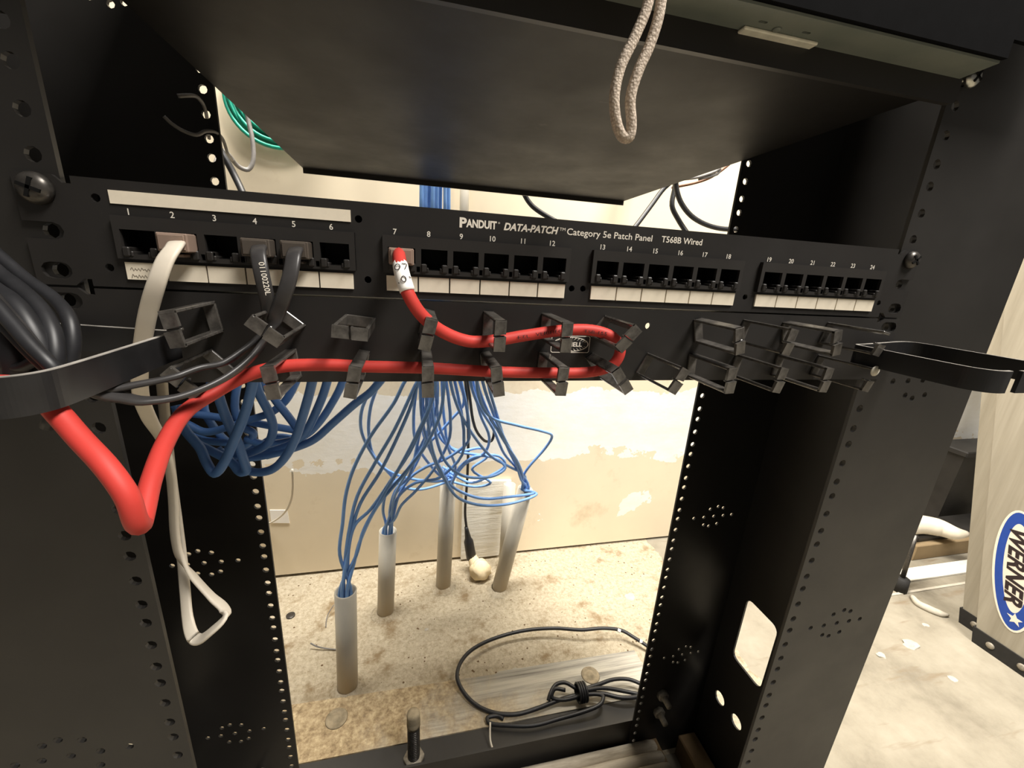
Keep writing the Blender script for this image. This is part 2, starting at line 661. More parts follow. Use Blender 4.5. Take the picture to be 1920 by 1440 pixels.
def text_poly(body, shear=0.0, bold=0.0):
    """2D outline mesh of a word -> verts, faces normalised so that x starts at 0 and capital height is 1"""
    cu = bpy.data.curves.new('txt', 'FONT')
    cu.body = body
    cu.size = 1.0
    cu.shear = shear
    cu.offset = bold
    cu.resolution_u = 3
    ob = bpy.data.objects.new('txt', cu)
    COL.objects.link(ob)
    dg = bpy.context.evaluated_depsgraph_get()
    me = bpy.data.meshes.new_from_object(ob.evaluated_get(dg))
    vs = [Vector(v.co) for v in me.vertices]
    fs = [tuple(p.vertices) for p in me.polygons]
    bpy.data.objects.remove(ob)
    bpy.data.curves.remove(cu)
    bpy.data.meshes.remove(me)
    return vs, fs


def add_text(mb, body, x, z, y, height, width=None, shear=0.0, bold=0.0, align='L', fn=None):
    vs, fs = text_poly(body, shear, bold)
    x0 = min(v.x for v in vs)
    x1 = max(v.x for v in vs)
    s = height / 0.69
    sxx = width / (x1 - x0) if width else s
    off = {'L': 0, 'C': -(x1 - x0) * sxx / 2}[align]
    fn = fn or (lambda u, v: Vector((x + u, y, z + v)))
    mb.add([fn((v.x - x0) * sxx + off, v.y * s) for v in vs], fs)


U = 44.45


def hole_zs(zmin, zmax):
    out = []
    n = -20
    while n < 20:
        for o in (6.35, 22.225, 38.1):
            zz = n * U + o
            if zmin < zz < zmax:
                out.append(zz)
        n += 1
    return out


# ==================================================================== the setting
fl = MB().box(-3200, 4200, -3200, 2200, FLOOR - 60, FLOOR).build('floor', 'floor', origin=W((0, 0, FLOOR)))
tag(fl, 'worn pale concrete floor, crumbly behind the rack', kind='structure')
wb = MB().box(-3200, 4200, 645, 665, FLOOR + 7, 1900).build('wall_back', 'wall', origin=W((0, 645, FLOOR)))
tag(wb, 'beige wall board with brushed white filler patches', kind='structure')
tr = MB().box(-3200, 4200, 652, 664, FLOOR, FLOOR + 7).build('gap_shade_1', 'dark')  # dark strip set in the gap, shade put into its colour
tag(tr, 'dark strip for the shade in the gap under the wall board', kind='structure')

# ==================================================================== rack
rack = empty('equipment_rack', (241.3, 85, FLOOR))
tag(rack, 'tall black steel two-post rack with rows of tapped holes', 'rack')
CLUSTER = [(-28.5, -0.5), (-14, -0.3), (0.5, 0), (14.5, 0), (27, 0.2), (-7, 11), (4, 14), (12, 11.5), (-12, -11.5), (-4, -14), (7.5, -11.5)]
TOPZ = 1100
for side in (0, 1):
    mir = (lambda x: x) if side else (lambda x: 482.6 - x)
    post = empty('rack_post', (mir(523), 85, FLOOR))
    post.parent = rack
    post.location = ORG[post] - ORG[rack]
    for nm, y0, y1 in (('front_flange', 2.0, 4.5), ('rear_flange', 166.4, 168.9)):
        holes = [circ(mir(473.85), z, 3.0) for z in hole_zs(FLOOR + 12, 300)]
        for cz in (-45.4, -274.0, -502.6, 183.2):
            for (a, b) in CLUSTER:
                holes.append(circ(mir(525.5 + a), cz + b, 2.4, 8))
        xa, xb = sorted((mir(466.6), mir(581.5)))
        MB().plate([(xa, FLOOR), (xb, FLOOR), (xb, TOPZ), (xa, TOPZ)], holes, y0, y1, XZ).build(nm, 'rack', post)
    wh = [rrect(88, 137, -480, -382, 9), circ(138, -561, 9.2, 16), circ(105.5, -561, 9.2, 16)]
    xa, xb = sorted((mir(579.0), mir(581.5)))
    MB().plate([(4.5, FLOOR), (166.4, FLOOR), (166.4, TOPZ), (4.5, TOPZ)], wh, xa, xb, YZ).build('web', 'rack', post)
    # bolts through the rear flange into the base angle
    for bz in (-572, -606):
        bx = mir(505)
        mb = MB().cyl((bx, 166.4, bz), (bx, 146, bz), 4.2, sides=12)
        mb.lathe((bx, 166.4, bz), (0, -1, 0), [(0, 8.2), (7, 8.2), (7.2, 7.6)], 6)
        mb.build('bolt', 'boltsteel', post)
MB().box(16, 466.6, 168.9, 172, FLOOR, -620).box(-98, 581, 172, 246, FLOOR, FLOOR + 4).build('base_angle', 'rack', rack)
MB().box(-98, 581, -1, 2, FLOOR, -625).box(-98, 581, -76, -1, FLOOR, FLOOR + 4).build('base_angle', 'rack', rack)

# anchor bolt standing in the base angle
ab = empty('anchor_bolt', (150, 222, FLOOR + 4))
tag(ab, 'rusty threaded anchor bolt standing upright in the black base angle', 'bolt')
mb = MB()
for k in range(24):
    z0 = FLOOR + 4 + k * 3.6
    mb.lathe((150, 222, z0), (0, 0, 1), [(0, 7.6), (1.8, 9.0), (3.6, 7.6)], 12)
mb.build('threaded_rod', 'darksteel', ab)
MB().lathe((150, 222, FLOOR + 90), (0, 0, 1), [(-16, 9.4), (-10, 9.6), (0, 9.2), (6, 9.5), (9, 8.6), (9.5, 5)], 12).build('rod_tip', 'dust', ab)
MB().lathe((150, 222, FLOOR + 4), (0, 0, 1), [(0, 15), (9, 15)], 6).build('nut', 'boltsteel', ab)

# ==================================================================== patch panel
pp = empty('patch_bay', (241.3, 0, 0))
tag(pp, 'black 24-port patch panel with white port labels across the rack', 'patch panel')
outline = [(1, 0.3), (14.5, 0.3), (17.5, 3.2), (20.5, 3.2), (20.5, 0.3), (462.1, 0.3), (462.1, 3.2), (465.1, 3.2), (468, 0.3), (481.6, 0.3),
           (481.6, 18.8), (471.5, 18.8), (469.1, 19.8), (468.1, 22.2), (469.1, 24.6), (471.5, 25.6), (481.6, 25.6), (481.6, 43.9), (468, 43.9), (465.1, 41), (462.1, 41), (462.1, 43.9), (20.5, 43.9), (20.5, 41), (17.5, 41), (14.5, 43.9), (1, 43.9),
           (1, 25.6), (11.1, 25.6), (13.5, 24.6), (14.5, 22.2), (13.5, 19.8), (11.1, 18.8), (1, 18.8)]
holes = []
for x in (8.75, 473.85):
    sgn = 1 if x < 200 else -1
    for z in (6.35, 38.1):
        holes.append(slot(x - 2, x + 2, z, 3.4))
SH = [(28, 36.3), (130.8, 36.2), (134, 8.6), (240.3, 9.2), (246.9, 9.4), (352.9, 9.2), (458.6, 9.6), (27.8, 8.4)]
holes += [circ(x, z, 1.7, 10) for x, z in SH]
GX0, GW, GP = 33.9, 93.8, 108.586
PW = GW / 6
for g in range(4):
    holes.append([(GX0 + g * GP - 1.2, 12.6), (GX0 + g * GP + GW + 1.2, 12.6), (GX0 + g * GP + GW + 1.2, 30), (GX0 + g * GP - 1.2, 30)])
mb = MB().plate(outline, holes, 0.0, 1.8, XZ)
# folded top and bottom lips with a rounded edge
for zc, sg in ((43.9, -1), (0.3, 1)):
    prof = [(1.8, 0), (0.0, 2.2)]
    vs, fs = [], []
    pr = [(0.02, sg * 2.6), (0.25, sg * 1.2), (0.9, sg * 0.3), (2.0, 0), (12, 0), (12, sg * 1.2), (2.0, sg * 1.2)]
    for x in (20.5, 462.1):
        vs += [(x, y, zc + z) for y, z in pr]
    k = len(pr)
    fs = [(i, i + 1, k + i + 1, k + i) for i in range(k - 1)] + [tuple(range(k)), tuple(range(2 * k - 1, k - 1, -1))]
    mb.add(vs, fs)
fp = mb.build('faceplate', 'panel', pp)
MB().box(21, 461.5, 13.4, 15, 2, 42.2).build('hole_light_block', 'cavity', pp)  # added dark strip blocking the bright view through the screw holes

jack_mesh = {}


def make_jack():
    j = MB()
    # cavity walls (open towards the viewer), coordinates relative to the port centre
    for (x0, x1, z0, z1) in ((-6.6, 6.6, 18.3, 24.8),):
        j.box(x0 - 0.6, x1 + 0.6, 11, 12, 14, 26)
        j.box(x0 - 0.6, x0, -0.8, 11, 17.6, 26)
        j.box(x1, x1 + 0.6, -0.8, 11, 17.6, 26)
        j.box(x0 - 0.6, x1 + 0.6, -0.8, 11, 24.9, 25.6)
        j.box(-3.5, 3.5, 0.5, 11, 14.4, 14.9)
    return j


def make_lugs():
    j = MB()
    for s in (-1, 1):
        a, b = sorted((s * 6.4, s * 3.7))
        j.box(a, b, -3.4, 8, 13.6, 17.6, 0.5)
        a, b = sorted((s * 3.8, s * 2.7))
        j.box(a, b, -2.9, 8, 13.6, 15.9, 0.4)
    return j


jm = make_jack()
lm = make_lugs()
jack_me = None
for g in range(4):
    gx = GX0 + g * GP
    mholes = []
    for i in range(6):
        cx = gx + (i + 0.5) * PW
        mholes.append([(cx - 6.4, 24.6), (cx - 6.4, 17.4), (cx - 3.7, 17.4), (cx - 3.7, 14.6), (cx + 3.7, 14.6), (cx + 3.7, 17.4), (cx + 6.4, 17.4), (cx + 6.4, 24.6)])
        if i < 5:
            mholes.append([(cx + PW / 2 - 0.8, 13.6), (cx + PW / 2 + 0.8, 13.6), (cx + PW / 2 + 0.8, 16.2), (cx + PW / 2 - 0.8, 16.2)])
    mod = MB().plate([(gx - 1, 12.6), (gx + GW + 1, 12.6), (gx + GW + 1, 30), (gx - 1, 30)], mholes, -2.4, -0.4, XZ)
    mod.box(gx - 1, gx + GW + 1, 1.8, 2.4, 12.6, 30)
    mod.box(gx - 1, gx + GW + 1, -0.4, 1.8, 28.5, 30).box(gx - 1, gx - 0.2, -0.4, 1.8, 12.6, 28.5).box(gx + GW + 0.2, gx + GW + 1, -0.4, 1.8, 12.6, 28.5)
    # inner back with openings is replaced by the jack cavities
    mod = MB().plate([(gx - 1, 12.6), (gx + GW + 1, 12.6), (gx + GW + 1, 30), (gx - 1, 30)], mholes, -2.4, -0.6, XZ)
    mod.box(gx - 1, gx + GW + 1, -0.6, 8, 29, 30).box(gx - 1, gx - 0.3, -0.6, 8, 12.6, 29).box(gx + GW + 0.3, gx + GW + 1, -0.6, 8, 12.6, 29)
    mod.box(gx - 1, gx + GW + 1, 12, 13, 12.6, 30)
    mo = mod.build('jack_module', 'module', pp)
    for i in range(6):
        cx = gx + (i + 0.5) * PW
        if jack_me is None:
            jack_me = jm.mesh('jack', Vector((0, 0, -FLOOR * S)), MT['cavity'])
            lug = lm.mesh('lugs', Vector((0, 0, -FLOOR * S)), MT['module'])
            # merge the lugs into the jack mesh as a second material
            import bmesh
            bm = bmesh.new()
            bm.from_mesh(jack_me)
            k = len(bm.faces)
            bm.from_mesh(lug)
            bm.faces.ensure_lookup_table()
            for q in range(k, len(bm.faces)):
                bm.faces[q].material_index = 1
            bm.to_mesh(jack_me)
            bm.free()
            jack_me.materials.append(MT['module'])
        jo = bpy.data.objects.new('jack', jack_me)
        COL.objects.link(jo)
        jo.parent = mo
        jo.location = W((cx, 0, 0)) - ORG[mo]
        # paper label and printed number
        MB().box(gx + i * PW + 0.35, gx + (i + 1) * PW - 0.35, -1.0, 0, 3.9, 11.2).build('port_label', 'label', pp)
        t = MB()
        add_text(t, str(g * 6 + i + 1), cx - 2.2 + (i - 2.5) * 0.35, 30.6, -0.06, 2.5, bold=0.012, align='C')
        t.build('port_number', 'print', pp)
MB().box(33, 127.4, -0.5, 0, 34.6, 39.8).build('label_strip', 'label', pp)
t = MB()
add_text(t, 'P', 178.2, 36.3, -0.06, 4.3, 3.6, bold=0.04)
add_text(t, 'ANDUIT', 181.5, 36.6, -0.06, 3.5, 15.4, bold=0.04)
add_text(t, 'o', 197.6, 39.2, -0.06, 1.3)
add_text(t, 'DATA-PATCH', 200.6, 36.6, -0.06, 3.3, 29.2, shear=0.25, bold=0.035)
add_text(t, 'TM', 230.4, 38.4, -0.06, 1.5, 3.2)
add_text(t, 'Category 5e Patch Panel', 234.6, 36.7, -0.06, 3.2, 50, bold=0.008)
add_text(t, 'T568B Wired', 290.4, 36.8, -0.06, 3.2, 26, bold=0.012)
t.build('printed_lettering', 'print', pp)
# pencil scribble on the first label
t = MB()
for zz_, w_, sd in ((8.3, 8.5, 1), (5.4, 8.0, 2)):
    rr = random.Random(sd)
    t.tube([(36 + w_ * k / 14, -1.05, zz_ + (0.9 if k % 2 else -0.9) * rr.uniform(0.2, 1.0)) for k in range(15)], 0.11, 5, 2)
t.build('pencil_note', 'pencil', pp)


def screw(parent, x, y, z, r, mat, nm='mounting_screw', ang=20):
    mb = MB().lathe((x, y, z), (0, -1, 0), [(-6, r * 0.45), (0, r * 0.45), (0.01, r), (r * 0.25, r * 0.98), (r * 0.5, r * 0.8), (r * 0.66, r * 0.45)], 20)
    s = mb.build(nm, mat, parent)
    c = MB()
    for a in (ang, ang + 90):
        q = MB().box(-r * 0.62, r * 0.62, -r * 0.72, -r * 0.3, -r * 0.11, r * 0.11)
        q.xform(Matrix.Translation((x, y, z)) @ Matrix.Rotation(math.radians(a), 4, 'Y'))
        c.add(q.v, q.f)
    c.build('cross_recess', 'cavity', s)
    return s


screw(pp, 8.75, -0.2, 38.1, 6.2, 'darksteel')
screw(pp, 473.85, -0.2, 38.1, 5.6, 'darksteel', ang=50)

# ==================================================================== cable manager
cm = empty('cable_manager', (241.3, 0, -44))
tag(cm, 'black cable manager plate with two rows of plastic clips under the patch panel', 'cable manager')
CX = [64.0 + 32.4 * i for i in range(12)]
outline = [(1, -43.6), (481.6, -43.6), (481.6, -0.7), (468, -0.7), (465.1, -3.4), (462.1, -3.4), (462.1, -0.7), (20.5, -0.7), (20.5, -3.4), (17.5, -3.4), (14.5, -0.7), (1, -0.7)]
holes = [slot(8.75 - 3.2, 8.75 + 3.2, -6.35, 3.4), slot(473.85 - 3.2, 473.85 + 3.2, -6.35, 3.4), circ(290.3, -10.2, 1.9, 14)]
mb = MB().plate(outline, holes, 0.0, 1.8, XZ)
mb.add([(x, y, -0.7 + z) for x in (20.5, 462.1) for y, z in ((0.0, -2.6), (0.3, -1.2), (1.0, -0.3), (2.2, 0), (11, 0), (11, -1.2), (2.2, -1.2))],
       [(i, i + 1, 7 + i + 1, 7 + i) for i in range(6)] + [tuple(range(7)), tuple(range(13, 6, -1))])
mb.box(20.5, 462.1, 1.8, 9, -43.6, -42.4)
mb.build('back_plate', 'panel', cm)

CD, CH, CW, CT = 35.5, 14.6, 5.4, 1.5


def clip_mesh(broken=False):
    c = MB()
    h = CH / 2
    c.box(-CW / 2, CW / 2, -CT, 0, -h, h, 0.3)                        # base strip
    c.box(-CW / 2, CW / 2, -CD, 0, h - CT, h, 0.35)                   # upper arm
    c.box(-CW / 2, CW / 2, -CD, 0, -h, -h + CT, 0.35)                 # lower arm
    c.box(-1.8, 1.8, -0.2, 4, -1.8, 1.8)                              # snap stud
    # front fingers leaning slightly inward, with a slanted gap
    if not broken:
        c.add([(-CW / 2, -CD, h), (CW / 2, -CD, h), (CW / 2, -CD + 0.2, 0.9), (-CW / 2, -CD + 0.2, 0.1),
               (-CW / 2, -CD + CT, h), (CW / 2, -CD + CT, h), (CW / 2, -CD + CT + 0.6, 0.9), (-CW / 2, -CD + CT + 0.6, 0.1)],
              [(0, 1, 2, 3), (4, 7, 6, 5), (0, 4, 5, 1), (3, 2, 6, 7), (0, 3, 7, 4), (1, 5, 6, 2)])
    c.add([(-CW / 2, -CD, -h), (CW / 2, -CD, -h), (CW / 2, -CD - 0.8, -0.2), (-CW / 2, -CD - 0.8, -0.9),
           (-CW / 2, -CD + CT, -h), (CW / 2, -CD + CT, -h), (CW / 2, -CD + CT - 0.4, -0.2), (-CW / 2, -CD + CT - 0.4, -0.9)],
          [(0, 1, 2, 3), (4, 7, 6, 5), (0, 4, 5, 1), (3, 2, 6, 7), (0, 3, 7, 4), (1, 5, 6, 2)])
    # curled lip at the finger ends
    c.box(-CW / 2, CW / 2, -CD + CT, -CD + CT + 1.6, -0.9, 0.0, 0.2)
    return c.mesh('cable_clip', Vector((0, 0, -FLOOR * S)), MT['clip'])


clip_me = clip_mesh()
clip_br = clip_mesh(True)
TOPANG = [-8, -50, -84, 14, 1, 0, 40, None, -14, 10, -12, 14]
BOTANG = [-42, -6, 12, 0, -9, 2, -38, 26, -3, 9, 4, 12]
for row, (zc, angs) in enumerate(((-11.8, TOPANG), (-33.7, BOTANG))):
    for i, a in enumerate(angs):
        if a is None:
            continue
        o = bpy.data.objects.new('cable_clip', clip_br if i == 11 else clip_me)
        COL.objects.link(o)
        o.parent = cm
        ORG[o] = W((CX[i] + 0.8, 0, zc))
        o.location = ORG[o] - ORG[cm]
        o.rotation_euler = (0, math.radians(a), 0)
        if i == 11:
            o['label'] = 'clip with its upper finger snapped off'
            if row == 1:
                e = MB().lathe((0, -CD - 0.5, CH / 2 - 1.5), (0, -1, 0), [(0, 3.2), (0.5, 3.0)], 14)
                e.xform(Matrix.Translation((CX[i] + 0.8, 0, zc)) @ Matrix.Rotation(math.radians(a), 4, 'Y'))
                e.v = [Vector((p.x, p.y + 0.45, p.z)) for p in e.v]
                # sub-part placed in the clip's own frame
                inv = (Matrix.Translation(Vector((CX[i] + 0.8, 0, zc))) @ Matrix.Rotation(math.radians(a), 4, 'Y')).inverted()
                e.v = [inv @ p for p in e.v]
                me = e.mesh('broken_tip', Vector((0, 0, -FLOOR * S)), MT['clipbreak'])
                eo = bpy.data.objects.new('broken_tip', me)
                COL.objects.link(eo)
                eo.parent = o

# maker's badge: outlined plate with an oval of rays
t = MB()
bx0, bx1, bz0, bz1 = 231.2, 254.6, -26.8, -17.0
t.plate(rrect(bx0, bx1, bz0, bz1, 1.2), [rrect(bx0 + 0.35, bx1 - 0.35, bz0 + 0.35, bz1 - 0.35, 1.0)], -0.08, -0.02, XZ)
bcx, bcz = (bx0 + bx1) / 2, (bz0 + bz1) / 2
t.plate(circ(bcx, bcz, 4.3, 40, 10.9), [circ(bcx, bcz, 3.9, 40, 10.4)], -0.08, -0.02, XZ)
for k in range(30):
    a = 2 * math.pi * k / 30
    if abs(math.sin(a)) < 0.3:
        continue
    p0 = Vector((bcx + 10.3 * math.cos(a), 0, bcz + 3.9 * math.sin(a)))
    p1 = Vector((bcx + 10.3 * math.cos(a) - 1.6, 0, bcz + 2.3 * math.sin(a)))
    dd = Vector((0.32, 0, 0))
    t.add([p0 - dd + Vector((0, -0.06, 0)), p0 + dd + Vector((0, -0.06, 0)), p1 + Vector((0, -0.06, 0))], [(0, 1, 2)])
add_text(t, 'NELL', bcx - 1.5, bcz - 1.2, -0.06, 2.4, 8.5, bold=0.03)
t.build('maker_badge', 'print', cm)


def strap(path, z0, z1, th):
    """flat strap standing on edge, following a plan path"""
    mb = MB()
    Q = catmull([Vector((x, y, 0)) for x, y in path], 6)
    vs = []
    for i, p in enumerate(Q):
        t = (Q[min(i + 1, len(Q) - 1)] - Q[max(i - 1, 0)]).normalized()
        n = Vector((-t.y, t.x, 0))
        for (s, z) in ((-th / 2, z0), (th / 2, z0), (th / 2, z1), (-th / 2, z1)):
            vs.append((p.x + n.x * s, p.y + n.y * s, z))
    fs = []
    for i in range(len(Q) - 1):
        for k in range(4):
            k2 = (k + 1) % 4
            fs.append((4 * i + k, 4 * i + k2, 4 * i + 4 + k2, 4 * i + 4 + k))
    fs.append((0, 1, 2, 3))
    e = 4 * (len(Q) - 1)
    fs.append((e, e + 1, e + 2, e + 3))
    return mb.add(vs, fs)


# end rings: loop of strap standing out from each end of the plate
def ring_paths(yf, cut):
    a = [(-12, -30), (-12, -12), (-9, -5.5), (0, -4.5), (30, -12), (50, -17.2), (56.5, -18.6), (58.6, -20.5), (58.2, -26), (58.2, -50), (58.0, yf + 15), (57, yf + 7), (53.5, yf + 2), (48, yf), (cut, yf)]
    b = [(cut - 7, yf), (8, yf), (-4, yf + 2), (-10, yf + 8), (-12, yf + 16), (-12, -55), (-12, -30)]
    return a, b


for side in (0, 1):
    mir = (lambda x: x) if side == 0 else (lambda x: 482.6 - x)
    pa, pb = ring_paths(-91.5, 30) if side == 0 else ring_paths(-83.0, 43)
    rg = None
    for zz0, zz1, th in ((-26.5, -15.4, 1.8),):
        mb = strap([(mir(x), y) for x, y in pa], zz0, zz1, th)
        q = strap([(mir(x), y) for x, y in pb], zz0, zz1, th)
        mb.add(q.v, q.f)
        xa, xb = sorted((mir(-4), mir(6)))
        mb.box(xa, xb, -5.2, 0.0, -26, -15.6)
        rg = mb.build('end_ring', 'ring', cm)
    mb = strap([(mir(x), y) for x, y in pa], -15.4, -15.2, 1.5)
    q = strap([(mir(x), y) for x, y in pb], -15.4, -15.2, 1.5)
    mb.add(q.v, q.f)
    mb.build('pale_edge', 'edge', rg)  # thin paler strip along the top edge of the strap

# ==================================================================== shelf and device above
sh = empty('rack_shelf', (241, 200, 119))
tag(sh, 'black steel shelf seen from below above the patch panel', 'shelf')


def szt(y):
    return 133.0 - y * (13.5 / 400)


x0, x1 = 19.5, 462.5
vs = []
for (y, dz0) in ((1.5, 0), (402, 0)):
    for x in (x0, x1):
        vs += [(x, y, szt(y)), (x, y, szt(y) + 2)]
MB().add(vs, [(0, 2, 6, 4), (1, 5, 7, 3), (0, 1, 3, 2), (4, 6, 7, 5), (0, 4, 5, 1), (2, 3, 7, 6)]).build('tray', 'shelf', sh)
mb = MB().plate(rrect(15.5, 467.2, 125.6, 140, 4), [], -2.2, 1.2, XZ)
mb.build('front_lip', 'panel', sh)
MB().box(x0, x1, 400.5, 403, 113.6, 121.5).build('rear_lip', 'rack', sh)
for x in (x0, x1 - 2):
    MB().add([(xx, y, z) for xx in (x, x + 2) for (y, z) in ((2, 134.5), (401, 121), (401, 131), (2, 170))],
             [(0, 1, 2, 3), (4, 7, 6, 5), (0, 4, 5, 1), (1, 5, 6, 2), (2, 6, 7, 3), (3, 7, 4, 0)]).build('side_wall', 'rack', sh)

dv = empty('rack_device', (240, 120, 140))
tag(dv, 'equipment case with grey-green underside resting on the black shelf', 'equipment')
vh = [slot(318, 321, -11.5, 0.9), slot(344, 347, -11.0, 0.9)]
MB().plate([(18, -21.5), (461, -21.5), (465, 0), (465, 60), (18, 60)], vh, 138.2, 139.4, XY).build('bottom_plate', 'greysteel', dv)
MB().box(313.5, 358, -7.0, -1.6, 136.6, 138.2, 0.5).build('lit_vent_bar', 'ventlight', dv)  # pale bar painted for the light showing in the vent slot
MB().lathe((330, -9, 138.2), (0, 0, -1), [(0, 2.2), (0.8, 1.6)], 10).build('rivet', 'greysteel', dv)
MB().box(16, 462, -24.0, -21.5, 139.6, 260).box(462, 540, -24.0, -21.5, 148, 260).box(18, 465, -21.5, 250, 141, 260).build('case', 'void', dv)  # right-hand box is an added black sheet standing in for shade on the post
screw(sh, 474.5, -1.0, 140.4, 5.4, 'steel', 'mounting_screw', 30)

# hanging cord loop
P = [aty(1226, -150, -26), aty(1222, -60, -27), aty(1214, 10, -28), aty(1190, 70, -29), aty(1164, 125, -30), aty(1152, 180, -31), aty(1155, 225, -31),
     aty(1166, 255, -31), aty(1179, 258, -31.5), aty(1184, 235, -31.5), aty(1182, 185, -31), aty(1196, 135, -30.5), aty(1218, 85, -29.5), aty(1236, 25, -28.5), aty(1244, -50, -27), aty(1246, -150, -26)]
o = MB().tube(P, 2.25, 10, 6).build('hanging_cord', 'cord')
tag(o, 'thick pale braided cord hanging in a narrow loop below the device', 'cord')

# ==================================================================== patch cables
def plug(parent, gidx, mat='plug', out=9.5):
    g, i = divmod(gidx - 1, 6)
    cx = GX0 + g * GP + (i + 0.5) * PW
    mb = MB().box(cx - 5.8, cx + 5.8, -out, 10, 16.6, 24.3, 0.5)
    mb.box(cx - 3, cx + 3, -out + 1, 8, 14.6, 15.8, 0.2).box(cx - 2.6, cx + 2.6, 5, 8, 15.6, 16.7)
    mb.box(cx - 4.9, cx + 4.9, -out - 0.8, -out, 17.4, 23.6, 0.3)
    return mb.build('plug', mat, parent)


def px(*L):
    return [aty(a, b, c) for a, b, c in L]


# red patch cable
rd = empty('patch_cable', aty(748, 478, -12))
tag(rd, 'thick red patch cable with a white tag, plugged into port seven', 'cable')
plug(rd, 7)
redP = px((748, 476, -8), (749, 486, -17), (752, 505, -25), (764, 548, -30), (790, 590, -29), (830, 622, -25), (880, 640, -21), (930, 638, -18.5), (985, 629, -17), (1050, 620, -16), (1108, 619, -16), (1148, 632, -18),
          (1163, 655, -20), (1150, 683, -19), (1110, 697, -16), (1040, 699, -14.5), (930, 697, -14.5), (800, 690, -14.5), (680, 687, -14.5), (610, 684, -15.5), (530, 687, -17), (460, 705, -20), (400, 737, -27), (348, 772, -40),
          (312, 826, -56), (284, 900, -74), (270, 960, -84), (263, 984, -88), (254, 975, -92), (238, 930, -93), (200, 876, -90), (150, 822, -84), (108, 774, -80), (78, 742, -80), (40, 726, -80), (-10, 722, -79), (-90, 724, -74), (-180, 730, -70))
MB().tube(redP, 3.0, 12, 6).build('jacket', 'red', rd)
tg = px((750, 494, -21), (753, 510, -26), (765, 546, -30))
tgo = MB().tube(catmull([aty(750.5, 497, -21.8), aty(753, 510, -26.2), aty(758, 528, -28.6), aty(764, 546, -30)], 3), 3.35, 14, 1, False).build('tag', 'tag', rd)


def cable_text(body, A, B, height, rad, mat, parent, name='printed_text', twist=0.0, spread=1.0):
    """letters laid on the camera side of a tube between surface points A and B"""
    A, B = Vector(A), Vector(B)
    t = (B - A)
    L = t.length
    t.normalize()
    mid = (A + B) / 2
    n = (CAM - mid)
    n = (n - t * n.dot(t)).normalized()
    n = (Matrix.Rotation(twist, 3, t) @ n)
    up = n.cross(t)
    if name == 'printed_text' and up.z < 0 and abs(t.x) > abs(t.z):
        up = -up
    mb = MB()
    vs, fs = text_poly(body, 0, 0.0)
    xm = max(v.x for v in vs)
    x_0 = min(v.x for v in vs)
    s = height / 0.69

    def fn(v):
        a = ((v.x - x_0) / (xm - x_0)) * L
        h = (v.y * s - height / 2)
        ang = h / rad
        return A + t * a + (n * math.cos(ang) + up * math.sin(ang)) * (rad + 0.08)
    mb.add([fn(v) for v in vs], fs)
    return mb.build(name, mat, parent)


cable_text('ETL', aty(968, 633.5, -18), aty(990, 630.5, -17.5), 1.7, 3.0, 'ink', rd)
cable_text('VERIFIED', aty(1001, 627.8, -17.2), aty(1052, 620.8, -16.4), 1.7, 3.0, 'ink', rd)
cable_text('TSB-155', aty(1091, 620, -16.2), aty(1134, 625.5, -17), 1.7, 3.0, 'ink', rd)


def pen_strokes(strokes, C, t, rad, parent):
    C, t = Vector(C), Vector(t).normalized()
    n = (CAM - C)
    n = (n - t * n.dot(t)).normalized()
    side = t.cross(n)
    if side.x < 0:
        side = -side
    mb = MB()
    for st_ in strokes:
        P = []
        for (u, v) in st_:
            an = u / rad
            P.append(C - t * v + (n * math.cos(an) + side * math.sin(an)) * (rad + 0.3))
        mb.tube(P, 0.2, 5, 3)
    mb.build('handwriting', 'ink', parent)


ta, tb_ = aty(752, 505, -25), aty(763, 545, -30)
ell = lambda cu, cv, a, b: [(cu + a * math.cos(k * math.pi / 6), cv + b * math.sin(k * math.pi / 6)) for k in range(13)]
pen_strokes([ell(-1.2, 0.2, 1.15, 1.5), [(0.9, 1.5), (2.9, 1.6), (1.6, -1.4)]], aty(753, 510, -26.2), aty(757, 524, -28.3) - aty(751.5, 502, -23.8), 3.35, tgo)
pen_strokes([ell(0.1, 0.1, 0.9, 1.25), [(-2.6, -0.6), (-2.2, -1.0)], [(2.6, 1.0), (3.2, 0.2)]], aty(758.5, 529, -28.7), aty(763, 543, -29.8) - aty(755, 517, -27.2), 3.35, tgo)

# pale grey flat cable from port two
gf = empty('patch_cable', aty(330, 460, -12))
tag(gf, 'pale grey flat patch cable hanging in a long loop from port two', 'cable')
plug(gf, 2)
gp = px((332, 455, -8), (326, 464, -18), (310, 488, -23), (294, 530, -25), (278, 585, -22), (268, 640, -18), (262, 695, -14), (265, 745, -8), (280, 785, 0), (303, 826, 8), (319, 880, 12), (325, 940, 14), (328, 1000, 14), (337, 1043, 13), (362, 1080, 10), (396, 1118, 6), (421, 1142, 0), (420, 1160, -6), (398, 1182, -8), (374, 1199, -6),
        (361, 1192, -2), (352, 1160, 6), (347, 1110, 14), (342, 1055, 22), (334, 990, 28), (322, 900, 32), (311, 800, 34), (305, 735, 34), (302, 690, 30), (302, 640, 26))
wx = []
for k in range(len(gp)):
    if k < 9:
        wx.append(Vector((1, 0, 0.1)))
    elif k < 14:
        wx.append(Vector((0.9, -0.5, 0.1)))
    elif k < 20:
        wx.append(Vector((0.25, -0.97, 0.05)))
    else:
        wx.append(Vector((0.9, -0.35, 0)))
MB().tube(gp, (3.2, 1.15), 12, 5, wide=wx).build('jacket', 'greyflat', gf)

